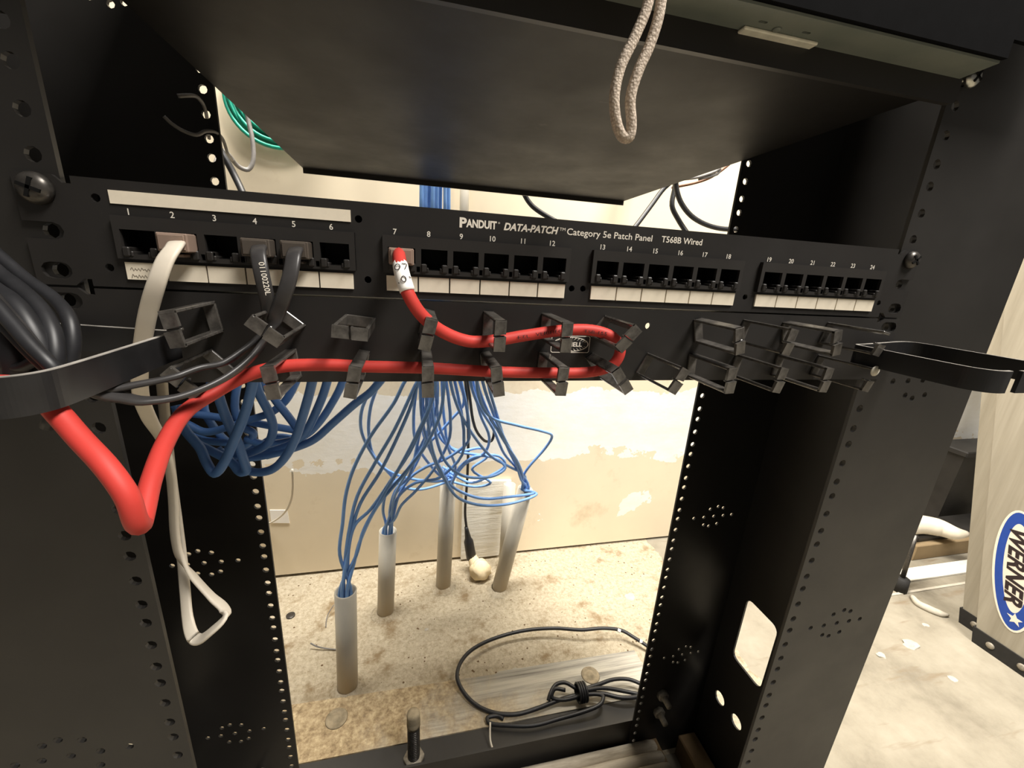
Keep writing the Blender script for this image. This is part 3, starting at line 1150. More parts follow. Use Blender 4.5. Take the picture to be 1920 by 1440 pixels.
# dark flat cables from ports four and five
for prt, x0, lab, pts in (
        (4, 487, 'dark grey flat patch cable printed with white digits, plugged into port four',
         [(487, 462, -8), (484, 474, -18), (489, 505, -22), (498, 548, -22), (505, 588, -19), (500, 612, -17), (482, 636, -18), (456, 658, -22), (420, 680, -29), (376, 690, -36), (330, 706, -42), (262, 720, -52), (206, 729, -60), (170, 728, -64), (120, 706, -66), (70, 660, -66), (20, 600, -62), (-40, 530, -58)]),
        (5, 557, 'dark grey flat patch cable plugged into port five beside its twin',
         [(556, 466, -8), (551, 478, -18), (546, 508, -22), (535, 548, -23), (518, 592, -20.5), (506, 618, -19.5), (490, 648, -21), (466, 676, -26), (430, 704, -33), (385, 727, -40), (330, 745, -48), (270, 751, -55), (218, 743, -61), (176, 734, -66), (126, 716, -69), (78, 676, -69.5), (24, 620, -66), (-40, 556, -60)])):
    e = empty('patch_cable', aty(x0, 470, -12))
    tag(e, lab, 'cable')
    plug(e, prt, 'plugdark')
    P = px(*pts)
    ww = [Vector((1, 0, 0.15))] * 5 + [Vector((0.5, -0.7, 0.2))] + [Vector((0, -1, 0.15))] * (len(P) - 6)
    MB().tube(P, (3.1, 1.25), 12, 6, wide=ww).build('jacket', 'darkgrey', e)
    if prt == 4:
        cable_text('01100220L', aty(490, 492, -23.4), aty(503, 552, -23.6), 2.0, 6.0, 'print', e)

# bundle of thick black cables at the left end ring
BL = [
    ([(-70, 420, -20), (0, 482, -26), (50, 525, -32), (100, 560, -38), (130, 600, -46), (136, 650, -50), (120, 720, -52), (90, 800, -50)], 2.3),
    ([(-70, 450, -28), (0, 515, -36), (40, 545, -42), (75, 580, -48), (98, 625, -54), (104, 680, -58), (90, 760, -58)], 2.6),
    ([(-70, 500, -40), (-10, 545, -46), (25, 570, -52), (55, 610, -56), (80, 660, -58), (84, 730, -60)], 3.0),
    ([(-70, 520, -62), (-20, 560, -66), (20, 604, -70), (60, 650, -74), (100, 690, -76), (130, 730, -74)], 2.0),
    ([(-60, 560, -52), (-12, 600, -58), (15, 640, -62), (30, 690, -64), (30, 760, -62)], 3.2),
    ([(-60, 640, -60), (0, 682, -64), (40, 688, -66), (72, 676, -66), (110, 690, -64)], 1.6)]
labs = ['uppermost black cable passing diagonally down through the left end ring', 'second black cable from the top going through the left end ring',
        'thick black cable in the middle of the bundle at the left end ring', 'shiny thin black cable in front of the bundle at the left end ring',
        'thickest black cable at the left picture edge inside the end ring', 'thin black cable sagging just above the left end ring strap']
for (pts, r), lb in zip(BL, labs):
    o = MB().tube(px(*pts), r, 10, 6).build('black_cable', 'blackcable')
    tag(o, lb, 'cable', 'black cables through the left end ring')

# ==================================================================== thick blue loops behind the manager


def c2(L, y0, y1):
    n = len(L) - 1
    return [aty(300 + a / 4, 560 + b / 4, y0 + (y1 - y0) * i / n) for i, (a, b) in enumerate(L)]


LOOPS = [
    ([(380, 420), (430, 690), (500, 900), (575, 1060), (630, 1220), (648, 1290), (600, 1300), (540, 1230), (420, 1160), (260, 1080)], 52, 74),
    ([(740, 420), (690, 660), (640, 850), (560, 1050), (480, 1230), (410, 1310), (350, 1230), (300, 1120), (180, 970), (120, 800)], 40, 66),
    ([(680, 460), (740, 700), (815, 850), (848, 960), (820, 1070), (740, 1130), (600, 1170), (420, 1150)], 66, 84),
    ([(700, 520), (880, 780), (960, 880), (1050, 1010), (1070, 1080), (960, 1130), (800, 1180)], 92, 110),
    ([(1180, 420), (1130, 670), (1080, 850), (1015, 1050), (930, 1200), (830, 1285), (700, 1300), (560, 1240), (430, 1130)], 44, 78),
    ([(1300, 420), (1240, 670), (1170, 850), (1085, 1010), (980, 1090), (840, 1140), (640, 1180), (480, 1140)], 70, 96),
    ([(1440, 420), (1355, 660), (1280, 800), (1200, 920), (1100, 1020), (960, 1070), (780, 1090), (640, 1050)], 96, 116),
    ([(1760, 480), (1590, 690), (1460, 790), (1300, 930), (1150, 1060), (980, 1130), (820, 1170), (660, 1190), (480, 1150)], 72, 92),
    ([(1080, 480), (960, 740), (840, 850), (700, 900), (520, 960), (340, 1000), (200, 940)], 104, 112),
    ([(1120, 1010), (1000, 985), (860, 960), (700, 930), (500, 900), (300, 870), (200, 860)], 116, 118),
    ([(620, 480), (560, 800), (620, 960), (700, 1010), (640, 1100), (480, 1080), (330, 1060), (200, 1010)], 110, 122),
    ([(420, 540), (330, 800), (400, 960), (520, 1080), (700, 1120), (860, 1040), (1000, 1050), (1080, 1070)], 122, 128),
]
LL = ['blue cable loop ending in the second lowest bend of the left coil', 'nearest blue cable loop bending lowest at the left of the coil', 'blue cable curving back inside the middle of the coil',
      'blue cable crossing down to the right behind the coil', 'blue cable loop bending lowest against the bright wall', 'blue cable running beside the lowest loop on its right',
      'blue cable third from the right of the hanging coil', 'rightmost blue cable sweeping from the manager into the coil', 'shaded blue cable arching across the top of the coil',
      'shaded blue cable lying level at the back of the coil', 'shaded blue cable twisting at the back left of the coil', 'rearmost blue cable of the coil against the left post']
for (L, y0, y1), lb in zip(LOOPS, LL):
    o = MB().tube(c2(L, y0, y1), 2.9, 10, 5).build('blue_cable', 'blueshade')
    tag(o, lb, 'cable', 'coil of blue cables behind the cable manager')

# ==================================================================== conduits
COND = [((38.5, 354, 0), (45.5, 354, -494), 16.7, 14.2, 'grey plastic conduit nearest the rack with blue cables inside'),
        ((91, 505, 0), (101, 505, -497), 16.7, 14.2, 'stained grey plastic conduit second from the left with blue cables'),
        ((214, 560, 0), (222, 560, -403), 16.7, 14.2, 'tallest grey plastic conduit standing beside the white board'),
        ((338, 533, 0), (382, 528, -438), 16.7, 14.2, 'leaning grey plastic conduit with blue cables spilling over its rim'),
        ((362, 590, 0), (366, 604, -470), 14.0, 12.0, 'grey plastic conduit mostly hidden behind the leaning one')]
for (bx, by, _), (tx, ty, tz), ro, ri, lb in COND:
    e = empty('conduit', (bx, by, FLOOR))
    tag(e, lb, 'conduit', 'conduits rising from the floor')
    MB().pipe((bx, by, FLOOR - 2), (tx, ty, tz), ro, ri, 24).build('pipe', 'pvc', e)
    mb = MB()
    n = 16
    prof = []
    rr = random.Random(int(bx))
    vs = []
    for ring, (rad, h) in enumerate(((ro + 0.2, 7), (ro + 4, 4), (ro + 10, 0.5), (ro + 12, -1))):
        for k in range(n):
            a = 2 * math.pi * k / n
            r2 = rad + (rr.uniform(-1.5, 3.5) if ring else 0)
            vs.append((bx + r2 * math.cos(a), by + r2 * math.sin(a), FLOOR + max(-1, h + (rr.uniform(-1.5, 1.5) if ring < 2 else 0))))
    fs = [(i * n + k, i * n + (k + 1) % n, (i + 1) * n + (k + 1) % n, (i + 1) * n + k) for i in range(3) for k in range(n)]
    mb.add(vs, fs, True)
    mb.build('mortar_collar', 'floor', e, origin=W((0, 0, FLOOR)))


def c3(L, y0, y1, pw=1.0):
    n = len(L) - 1
    return [aty(620 + a / 4, 680 + b / 4, y0 + (y1 - y0) * (i / n) ** pw) for i, (a, b) in enumerate(L)]


def rise(P, k, n):
    """prepend a run up behind the shelf in the vertical bundle"""
    p = P[0]
    bx = 166 + k * 5.4
    by = 428 + (k % 3) * 6
    top = [Vector((bx - 4, by + 4, 420)), Vector((bx, by, 260)), Vector((bx, by, 140)), Vector((bx, by, 60)), Vector(((bx + p.x) / 2, (by + p.y) / 2, (60 + p.z) / 2))]
    return top + P


TH = {
    0: ([  # to the nearest conduit
        [(600, 60), (545, 160), (470, 310), (300, 550), (170, 800), (112, 1000), (90, 1200), (68, 1440), (62, 1690)],
        [(680, 60), (620, 200), (480, 500), (340, 740), (200, 1000), (140, 1250), (112, 1450), (90, 1690)],
        [(660, 100), (610, 300), (500, 560), (370, 820), (220, 1060), (150, 1300), (128, 1480), (116, 1690)],
        [(760, 250), (640, 550), (520, 780), (380, 1020), (250, 1250), (190, 1450), (150, 1690)],
        [(840, 300), (720, 610), (520, 870), (340, 1090), (220, 1340), (176, 1500), (134, 1690)],
        [(780, 200), (620, 620), (440, 900), (300, 1100), (180, 1220), (130, 1420), (76, 1690)]], 400, 354),
    1: ([  # second conduit
        [(740, 200), (660, 560), (590, 850), (490, 950), (445, 1100), (430, 1250)],
        [(900, 500), (800, 760), (640, 960), (530, 1070), (475, 1180), (452, 1250)],
        [(1040, 560), (900, 700), (720, 780), (600, 860), (510, 1000), (470, 1150), (444, 1250)],
        [(800, 300), (680, 620), (560, 820), (430, 950), (392, 1100), (400, 1250)],
        [(1000, 640), (820, 860), (640, 900), (520, 990), (455, 1120), (418, 1250)],
        [(720, 560), (560, 840), (480, 1000), (462, 1120), (438, 1250)]], 440, 505),
    2: ([  # tallest conduit
        [(650, 100), (622, 400), (640, 600), (740, 760), (850, 860), (890, 930)],
        [(790, 100), (810, 450), (890, 660), (935, 780), (915, 880), (896, 940)],
        [(750, 100), (745, 300), (690, 500), (770, 700), (870, 850), (880, 940)],
        [(700, 100), (690, 440), (740, 640), (820, 790), (880, 870), (888, 940)]], 430, 558),
    3: ([  # leaning conduit
        [(1090, 80), (1150, 300), (1290, 570), (1400, 740), (1440, 850), (1420, 960)],
        [(1170, 80), (1250, 400), (1320, 620), (1410, 800), (1440, 960)],
        [(890, 80), (960, 350), (1080, 560), (1200, 700), (1340, 780), (1450, 840), (1455, 960)],
        [(1100, 200), (1190, 400), (1400, 470), (1590, 515), (1660, 550), (1610, 640), (1480, 790), (1440, 870), (1432, 960)],
        [(670, 100), (690, 450), (760, 680), (850, 870), (980, 970), (1150, 1020), (1350, 1005), (1500, 985), (1530, 972), (1460, 955), (1440, 1000)],
        [(720, 300), (760, 640), (830, 820), (940, 1000), (1100, 1065), (1300, 1065), (1480, 1020), (1545, 985), (1500, 965), (1455, 960), (1445, 1010)],
        [(1040, 80), (1100, 300), (1220, 500), (1300, 680), (1400, 800), (1430, 960)],
        [(1130, 80), (1220, 380), (1300, 560), (1380, 720), (1430, 880), (1436, 960)]], 410, 528),
}
ORD = ['first', 'second', 'third', 'fourth', 'fifth', 'sixth', 'seventh', 'eighth']
THL = ['thin blue cable entering the nearest conduit, %s from left where it leaves the manager', 'thin blue cable entering the stained conduit, %s from left at the cable manager edge',
       'thin blue cable curving into the tallest conduit, %s from left at the manager edge', 'thin blue cable reaching the leaning conduit, %s from left at the manager edge']
for ci in TH:
    TH[ci][0].sort(key=lambda L: L[0][0])
k = 0
for ci, (LS, y0, y1) in TH.items():
    (bx, by, _), (tx, ty, tz), ro, ri, _l = COND[ci]
    for j, L in enumerate(LS):
        P = c3(L, y0, y1)
        if ci == 3:
            for q in range(1, len(P) - 1):
                P[q].y += 0
        a = 2 * math.pi * j / len(LS)
        # enter the pipe mouth
        ax = Vector((bx - tx, by - ty, FLOOR - tz)).normalized()
        mouth = Vector((tx + 7.5 * math.cos(a), ty + 7.5 * math.sin(a), tz + 6))
        P[-1] = mouth
        P.append(mouth + ax * 60)
        if k < 12:
            P = rise(P, k % 8, 8)
        else:
            p0 = P[0]
            P = [p0 + Vector((0, -6, 200)), p0 + Vector((0, -2, 80))] + P
        o = MB().tube(P, 2.7, 8, 5).build('blue_cable', 'blue')
        tag(o, THL[ci] % ORD[j], 'cable', 'thin blue cables into conduit %s' % ['nearest', 'second', 'tallest', 'leaning'][ci])
        if ci == 3 and any(p == (1660, 550) for p in L):
            o['label'] = 'thin blue cable bowing far out to the right above the leaning conduit'
            del o['group']
        if ci == 3 and any(p in ((1530, 972), (1545, 985)) for p in L):
            o['label'] = ('upper' if (1530, 972) in L else 'lower') + ' of two blue cables sagging low in front of the leaning conduit rim'
            del o['group']
        k += 1
# loose loops in the middle
LOOSE = [
    ([(740, 80), (780, 500), (860, 740), (1000, 850), (1200, 855), (1310, 790), (1240, 720), (1100, 700), (980, 770), (930, 860), (900, 930)], 420, 520, 'blue cable making a wide loop in front of the white board'),
    ([(1060, 80), (1120, 380), (1190, 560), (1150, 680), (1020, 750), (950, 830), (890, 930)], 430, 540, 'blue cable dropping straight then hooking left to the tallest conduit'),
    ([(350, 100), (240, 330), (228, 500), (290, 650), (400, 790), (560, 860), (760, 890), (900, 880)], 420, 530, 'blue cable bulging furthest left before turning back right'),
    ([(370, 100), (300, 330), (285, 520), (320, 690), (440, 830), (540, 930), (680, 950), (860, 900)], 425, 540, 'second blue cable bulging left beside the outermost one'),
    ([(960, 100), (1000, 300), (900, 430), (780, 560), (700, 640), (640, 760), (560, 900), (470, 1010), (440, 1200)], 450, 505, 'blue cable crossing from upper right down to the stained conduit'),
    ([(835, 80), (840, 280), (855, 440), (900, 640), (1100, 690), (1260, 700), (1310, 770), (1230, 830), (1060, 900), (940, 850), (840, 780)], 470, 540, 'blue cable curled in a flat loop above the tallest conduit'),
    ([(775, 80), (770, 330), (820, 560), (960, 660), (1130, 640), (1180, 700), (1060, 800), (1200, 900), (1080, 930), (900, 890)], 480, 545, 'blue cable knotted in a small tight curl behind the others'),
]
for L, y0, y1, lb in LOOSE:
    P = c3(L, y0, y1)
    p0 = P[0]
    if L[0][1] <= 100:
        P = [p0 + Vector((0, 0, 120)), p0 + Vector((0, 0, 50))] + P
    o = MB().tube(P, 2.7, 8, 5).build('blue_cable', 'blue')
    tag(o, lb, 'cable')

# ==================================================================== things against the back wall
o = MB().box(-3, 3, 0, 0, 0, 0)
mb = MB()
pl = [(262, -474), (378, -481), (368, -560), (371, -640), (357, FLOOR + 8), (262, FLOOR + 6)]
mb.plate(pl, [], 636, 644.5, XZ)
o = mb.build('board', 'whiteboard')
tag(o, 'rough white-painted board scrap against the wall behind the conduits', 'board')

pc = empty('power_cord', (285, 600, FLOOR))
tag(pc, 'black power cord hanging behind the blue cables with a connector at its end', 'cord')
P = [aty(868, 560, 520), aty(872, 700, 540), aty(876, 760, 560), aty(878, 830, 585), aty(876, 900, 600), aty(872, 960, 604), aty(876, 1000, 602)]
MB().tube(P, 3.0, 10, 5).build('jacket', 'blackcable', pc)
P = [aty(866, 650, 525), aty(880, 740, 540), aty(890, 800, 560), aty(908, 826, 575), aty(922, 826, 585), aty(926, 806, 580), aty(912, 766, 560), aty(895, 716, 545), aty(885, 640, 530)]
MB().tube(P, 3.0, 10, 5).build('loop', 'blackcable', pc)
a, b = aty(874, 988, 602), aty(884, 1046, 600)
mb = MB().tube([a, a.lerp(b, 0.35), a.lerp(b, 0.45), b], [4, 7.5, 11, 12], 12, 3)
mb.build('connector', 'blackcable', pc)
rr = random.Random(3)
mb = MB()
c = Vector((300, 574, FLOOR + 22))
n1, n2_ = 14, 9
vs, fs = [], []
for i in range(n2_ + 1):
    th = math.pi * i / n2_
    for j in range(n1):
        ph = 2 * math.pi * j / n1
        r = 25 + rr.uniform(-4, 4)
        vs.append(c + Vector((r * math.sin(th) * math.cos(ph), r * 0.8 * math.sin(th) * math.sin(ph), 24 * math.cos(th))))
for i in range(n2_):
    for j in range(n1):
        fs.append((i * n1 + j, i * n1 + (j + 1) % n1, (i + 1) * n1 + (j + 1) % n1, (i + 1) * n1 + j))
mb.add(vs, fs, True)
mb.tube([b + Vector((0, 0, 6)), b.lerp(c, 0.5), c + Vector((0, 0, 10))], [10, 15, 20], 12, 3)
o = mb.build('foam_lump', 'foam')
tag(o, 'cream lump of hardened foam on the floor under the black connector', 'foam')

# green coil on the wall
gc = aty(516, 186, 618)
mb = MB()
for k in range(10):
    P = []
    R0 = 44 + k * 3.4
    for j in range(25):
        a = 2 * math.pi * j / 24
        P.append((gc.x + R0 * math.cos(a) * 1.0, 622 + 6 * math.sin(k * 2.1 + a), gc.z + R0 * math.sin(a) * 0.95))
    mb.tube(P, 3.2, 8, 2)
o = mb.build('cable_coil', 'green')
tag(o, 'coil of green cable hanging on the wall at upper left', 'cable')
o = MB().tube([aty(462, 120, 560), aty(464, 215, 560), aty(473, 260, 556), aty(475, 300, 552), aty(465, 318, 548), aty(447, 312, 540), aty(430, 292, 520), aty(418, 284, 480), aty(408, 300, 420), aty(400, 330, 400)], 3.3, 8, 5).build('grey_cable', 'wire')
tag(o, 'grey cable hooked in front of the green coil', 'cable')
o = MB().tube([aty(405, 270, 400), aty(424, 300, 400), aty(440, 330, 400), aty(458, 370, 390), aty(470, 420, 380)], 4.2, 8, 4).build('black_cable', 'blackcable')
tag(o, 'short dark strap crossing the left rear post above the patch panel', 'cable')
o = MB().tube([aty(333, 180, 140), aty(350, 179, 142), aty(368, 181, 150), aty(381, 196, 158), aty(388, 222, 176), aty(392, 260, 190)], 1.3, 6, 4).build('tie_wire', 'wire')
tag(o, 'upper short grey wire end poking from the left rear post', 'wire')
o = MB().tube([aty(307, 218, 140), aty(322, 232, 142), aty(345, 246, 146), aty(368, 253, 150), aty(385, 246, 156), aty(404, 248, 164), aty(418, 262, 176), aty(426, 286, 190), aty(436, 300, 260)], 1.2, 6, 4).build('tie_wire', 'wire')
tag(o, 'lower grey wire end curling out past the left rear post', 'wire')

# pale conduit beside the blue bundle, upper right cables
a, b = aty(871, 330, 610), aty(873, 470, 610)
o = MB().cyl((a.x, 612, 260), (a.x + 2, 612, -40), 8.5).build('wall_conduit', 'pvc')
tag(o, 'slim pale conduit running down the wall beside the blue bundle', 'conduit')
UR = [([(970, 330, 470), (985, 368, 470), (1000, 388, 466), (1030, 408, 460), (1070, 430, 450)], 4.2, 'black cable emerging under the middle of the shelf edge'),
      ([(1290, 310, 470), (1246, 352, 470), (1222, 384, 465), (1192, 424, 455), (1170, 450, 450)], 4.0, 'black cable slanting down to the left at upper right'),
      ([(1262, 310, 500), (1266, 345, 500), (1260, 385, 495), (1272, 412, 490), (1290, 440, 480)], 4.4, 'black cable dropping straight below the shelf corner'),
      ([(1264, 300, 480), (1268, 352, 478), (1278, 382, 476), (1300, 408, 472), (1335, 425, 470), (1375, 430, 468), (1430, 425, 460)], 4.4, 'black cable sweeping in a curve to the right rear post')]
for pts, r, lb in UR:
    P = px(*pts)
    P = [Vector((P[0].x + 10, 640, P[0].z + 190)), Vector((P[0].x + 6, 600, P[0].z + 110))] + P
    o = MB().tube(P, r, 8, 5).build('black_cable', 'blackcable')
    tag(o, lb, 'cable', 'black cables behind the shelf')
o = MB().tube(px((1260, 352, 520), (1300, 344, 520), (1330, 334, 515), (1355, 318, 510), (1380, 296, 505), (1400, 270, 500)), 2.2, 8, 4).build('brown_wire', 'copper')
tag(o, 'brown wire running up beside the right rear post', 'wire')
o = MB().tube(px((1280, 336, 510), (1310, 332, 508), (1340, 322, 506), (1350, 316, 506), (1345, 326, 508), (1310, 336, 510)), 2.6, 8, 4).build('grey_wire', 'wire')
tag(o, 'short grey wire end under the right shelf corner', 'wire')
o = MB().tube([aty(548, 880, 560), aty(549, 910, 570), aty(545, 940, 590), aty(530, 965, 620), aty(503, 982, 640), aty(470, 990, 642)], 2.0, 6, 5).build('white_wire', 'greyflat')
tag(o, 'thin white wire curving down the wall below the blue coil', 'wire')
mb = MB().plate([(-152, -520), (-118, -523), (-116, -556), (-152, -552)], [], 643.6, 644.8, XZ)
o = mb.build('paper_scrap', 'tag')
tag(o, 'small white paper scrap stuck on the wall near the left rear post', 'paper')

# ==================================================================== floor items behind the rack
tb = empty('timber', (270, 294, FLOOR))
tag(tb, 'weathered grey timber lying flat on the floor behind the base angle', 'timber')
MB().add([(x, y, z) for (x, y) in ((-200, 247), (575, 247), (572, 302), (570, 332), (300, 335), (292, 331), (-200, 340)) for z in (FLOOR - 3, FLOOR + 5)],
         [tuple(2 * i for i in range(6, -1, -1)), tuple(2 * i + 1 for i in range(7))] + [(2 * i, 2 * ((i + 1) % 7), 2 * ((i + 1) % 7) + 1, 2 * i + 1) for i in range(7)]).build('plank', 'wood', tb)
for (pxx, pyy) in ((631, 1347), (1107, 1266)):
    q = atz(pxx, pyy, FLOOR + 5)
    w = MB().lathe((q.x, q.y, FLOOR + 5), (0, 0, 1), [(0, 17), (1.4, 16), (1.4, 12), (0.6, 11), (0.6, 7), (2.6, 5.5), (2.8, 2)], 22)
    w.build('washer', 'dust', tb)


def onfloor(L):
    return [atz(a, b, FLOOR + h) for a, b, h in L]


fc = empty('floor_cable', atz(1050, 1300, FLOOR))
tag(fc, 'black cable looping over the timber with a tied coil at its end', 'cable')
P = onfloor([(1235, 1228, 12), (1216, 1213, 14), (1190, 1196, 18), (1165, 1182, 24), (1130, 1178, 28), (1090, 1181, 26), (1040, 1178, 24), (985, 1182, 22), (930, 1196, 20), (888, 1216, 24), (865, 1240, 26), (857, 1268, 24), (868, 1296, 16), (893, 1322, 11), (928, 1337, 11), (968, 1339, 11), (1005, 1329, 12), (1050, 1312, 14), (1085, 1303, 16), (1125, 1300, 20), (1165, 1308, 22), (1195, 1306, 22), (1215, 1296, 22)])
MB().tube(P, 3.4, 10, 5).build('jacket', 'blackcable', fc)
P = onfloor([(1210, 1286, 20), (1180, 1274, 22), (1150, 1274, 24), (1120, 1284, 24), (1085, 1292, 24), (1060, 1280, 28), (1042, 1284, 26), (1032, 1300, 22), (1028, 1314, 16)])
MB().tube(P, 3.2, 10, 5).build('loop', 'blackcable', fc)
P = onfloor([(1060, 1294, 26), (1040, 1292, 26), (1035, 1308, 18), (1060, 1312, 16), (1100, 1302, 24), (1130, 1304, 28), (1126, 1320, 26), (1095, 1334, 22), (1050, 1347, 16), (1000, 1360, 14), (950, 1360, 13), (918, 1356, 11), (914, 1346, 11), (932, 1342, 10), (944, 1348, 9)])
MB().tube(P, 3.2, 10, 5).build('loop', 'blackcable', fc)
P = onfloor([(1090, 1296, 28), (1130, 1290, 26), (1170, 1296, 22), (1200, 1302, 22)])
MB().tube(P, 3.2, 10, 5).build('loop', 'blackcable', fc)
q = atz(1090, 1298, FLOOR + 24)
mb = MB()
for k in range(4):
    mb.tube([(q.x - 6 + k * 4, q.y + 14 * math.cos(a), q.z + 14 * math.sin(a)) for a in [i * math.pi / 6 for i in range(13)]], 2.0, 6, 2)
mb.build('tie', 'blackcable', fc)
tp = [P_ for P_ in onfloor([(1158, 1181, 25), (1204, 1204, 16)])]
MB().cyl(tp[0], tp[0].lerp(tp[1], 0.12), 3.7).cyl(tp[0].lerp(tp[1], 0.9), tp[1], 3.7).build('tape_mark', 'tag', fc)

q = atz(545, 1155, FLOOR)
o = MB().lathe((q.x, q.y, FLOOR), (0, 0, 1), [(0, 8.5), (2.5, 8.5), (3, 7.5)], 16).build('metal_slug', 'darksteel')
tag(o, 'small round dark metal slug on the floor beside the left post', 'slug')
o = MB().tube(onfloor([(582, 1206, 14), (594, 1212, 8), (612, 1216, 4), (632, 1218, 3)]), 1.3, 6, 4).build('wire_offcut', 'wire')
tag(o, 'dark wire offcut lying left of the nearest conduit', 'wire')
o = MB().tube(onfloor([(626, 1134, 20), (616, 1150, 10), (612, 1162, 5), (611, 1176, 2)]), 0.9, 6, 4).build('wire_offcut', 'wire')
tag(o, 'thin upright wire offcut behind the nearest conduit', 'wire')
o = MB().tube([Vector((266, 236, FLOOR + 30)), Vector((264, 220, FLOOR + 16)), Vector((268, 205, FLOOR + 6)), Vector((266, 195, FLOOR + 5))], 1.6, 6, 4).build('string_end', 'greyflat')
tag(o, 'frayed bit of dusty string on the black base angle', 'string')


def chip(pxx, pyy, size, lb, mat='plaster', seed=0, cat='debris', h=0.35):
    rr = random.Random(seed)
    q = atz(pxx, pyy, FLOOR)
    n = 9
    vs = []
    for ring, (rad, z) in enumerate(((1.0, 0), (0.9, h * 0.7), (0.45, h))):
        for k in range(n):
            a = 2 * math.pi * k / n
            r = size * rad * rr.uniform(0.7, 1.15)
            vs.append((q.x + r * math.cos(a) * 1.3, q.y + r * math.sin(a), FLOOR + size * z * (rr.uniform(0.7, 1.2) if ring else 1)))
    fs = [(i * n + k, i * n + (k + 1) % n, (i + 1) * n + (k + 1) % n, (i + 1) * n + k) for i in range(2) for k in range(n)]
    fs += [tuple(range(n - 1, -1, -1)), tuple(range(2 * n, 3 * n))]
    o = MB().add(vs, fs).build('plaster_chip', mat)
    tag(o, lb, cat, 'plaster chips on the floor')


chip(1182, 1119, 11, 'flat pale plaster crumbs on the floor by the right rear post', seed=1, h=0.15)
chip(1708, 1209, 13, 'largest pale plaster chip on the floor right of the rack', seed=2)
chip(1652, 1229, 8, 'plaster chip just right of the right post', seed=3)
chip(1786, 1272, 7, 'long plaster sliver on the floor ahead of the ladder', seed=4, h=0.15)
chip(1736, 1172, 5.5, 'small plaster chip between the large chip and the ladder', seed=5, h=0.2)
chip(965, 1255, 4, 'tiny splinter on the floor behind the timber', seed=6, h=0.2)
chip(800, 1180, 3.5, 'tiny white crumb between the conduits and the floor cable', seed=8, h=0.4)

# ribbed slats on the floor inside the rack bottom
rb = empty('slatted_panel', (300, 100, FLOOR))
tag(rb, 'dusty grey ribbed panel lying in the bottom of the rack', 'panel')
for k in range(9):
    y1 = 164 - k * 15.5
    mb = MB()
    prof = [(y1, 0), (y1 - 1.0, 5.5), (y1 - 4, 8.5), (y1 - 8, 9), (y1 - 11, 7), (y1 - 13.5, 2.5), (y1 - 14.8, 0)]
    zt = FLOOR + 34
    xr = 508 + k * 3
    vs = [(x, y, zt + z - drop) for (x, drop) in ((-60, 0), (xr - 14, 0), (xr - 4, 3), (xr, 10)) for y, z in prof]
    K = len(prof)
    fs = [(c * K + i, c * K + i + 1, (c + 1) * K + i + 1, (c + 1) * K + i) for c in range(3) for i in range(K - 1)]
    mb.add(vs, fs, True)
    mb.build('slat', 'slat', rb)
MB().box(-62, 512, 26, 166, FLOOR, FLOOR + 33).build('backing', 'tan', rb)
o = MB().box(545, 574, 20, 160, FLOOR, FLOOR + 40, 2).build('wood_strip', 'tan')
tag(o, 'short tan wood strip inside the foot of the right post', 'wood')

# ==================================================================== right background
LEAN = 0.228
lad = empty('ladder', (1500, 230, FLOOR))
tag(lad, 'pale fibreglass extension ladder leaning on the back wall at right', 'ladder')


def rail(name_, X0, yb, wd_, th, flange, ztop, zb=18):
    """C-shaped rail, web facing left, leaning back"""
    mb = MB()
    pts = [(0, 0), (flange, 0), (flange, th), (th, th), (th, wd_ - th), (flange, wd_ - th), (flange, wd_), (0, wd_)]

    def fn(u, v, t):
        return Vector((X0 + u, yb + v + (t - FLOOR) * LEAN, t))
    mb.plate(pts, [], FLOOR + zb, ztop, fn)
    return mb.build(name_, 'ladder', lad)


def foot(X0, yb, wd_, flange):
    mb = MB()
    pts = [(-3, -4), (flange + 3, -4), (flange + 3, wd_ + 4), (-3, wd_ + 4)]
    mb.plate(pts, [], FLOOR, FLOOR + 34, lambda u, v, t: Vector((X0 + u, yb + v + (t - FLOOR) * LEAN, t)))
    f = mb.build('foot', 'rubber', lad)
    for dv_ in (0.2, 0.72):
        MB().lathe((X0 - 3, yb + wd_ * dv_ + 18 * LEAN, FLOOR + 17), (-1, 0, 0), [(0, 7), (1.5, 6.5), (2.5, 3)], 12).build('rivet', 'boltsteel', f)


R2X, R2Y = 1316, 134
rail('rail', R2X, R2Y, 92, 4, 30, 700, 20)
foot(R2X, R2Y, 92, 30)
rail('rail', 1352, 186, 84, 4, 28, 760, 20)
foot(1352, 186, 84, 28)
rail('rail', R2X + 420, R2Y, 92, 4, -30, 700, 20)
foot(R2X + 390, R2Y, 92, 30)
rail('rail', 1352 + 340, 186, 84, 4, -28, 760, 20)
foot(1352 + 312, 186, 84, 28)
for k in range(4):
    z = FLOOR + 150 + k * 300
    MB().cyl((R2X + 4, R2Y + 46 + (z - FLOOR) * LEAN, z), (R2X + 416, R2Y + 46 + (z - FLOOR) * LEAN, z), 16).build('rung', 'steel', lad)
    z += 130
    MB().cyl((1356, 228 + (z - FLOOR) * LEAN, z), (1688, 228 + (z - FLOOR) * LEAN, z), 16).build('rung', 'steel', lad)
# sticker on the front rail: find its place on the leaning web
SN = Vector((-1, 0, 0))


def st(u, v, t=0.0):
    """u across the rail (towards the viewer = +), v up the rail; relative to the sticker centre"""
    zc_ = SC.z + v
    return Vector((R2X - 0.4 - t, SC.y - u + v * LEAN, zc_))


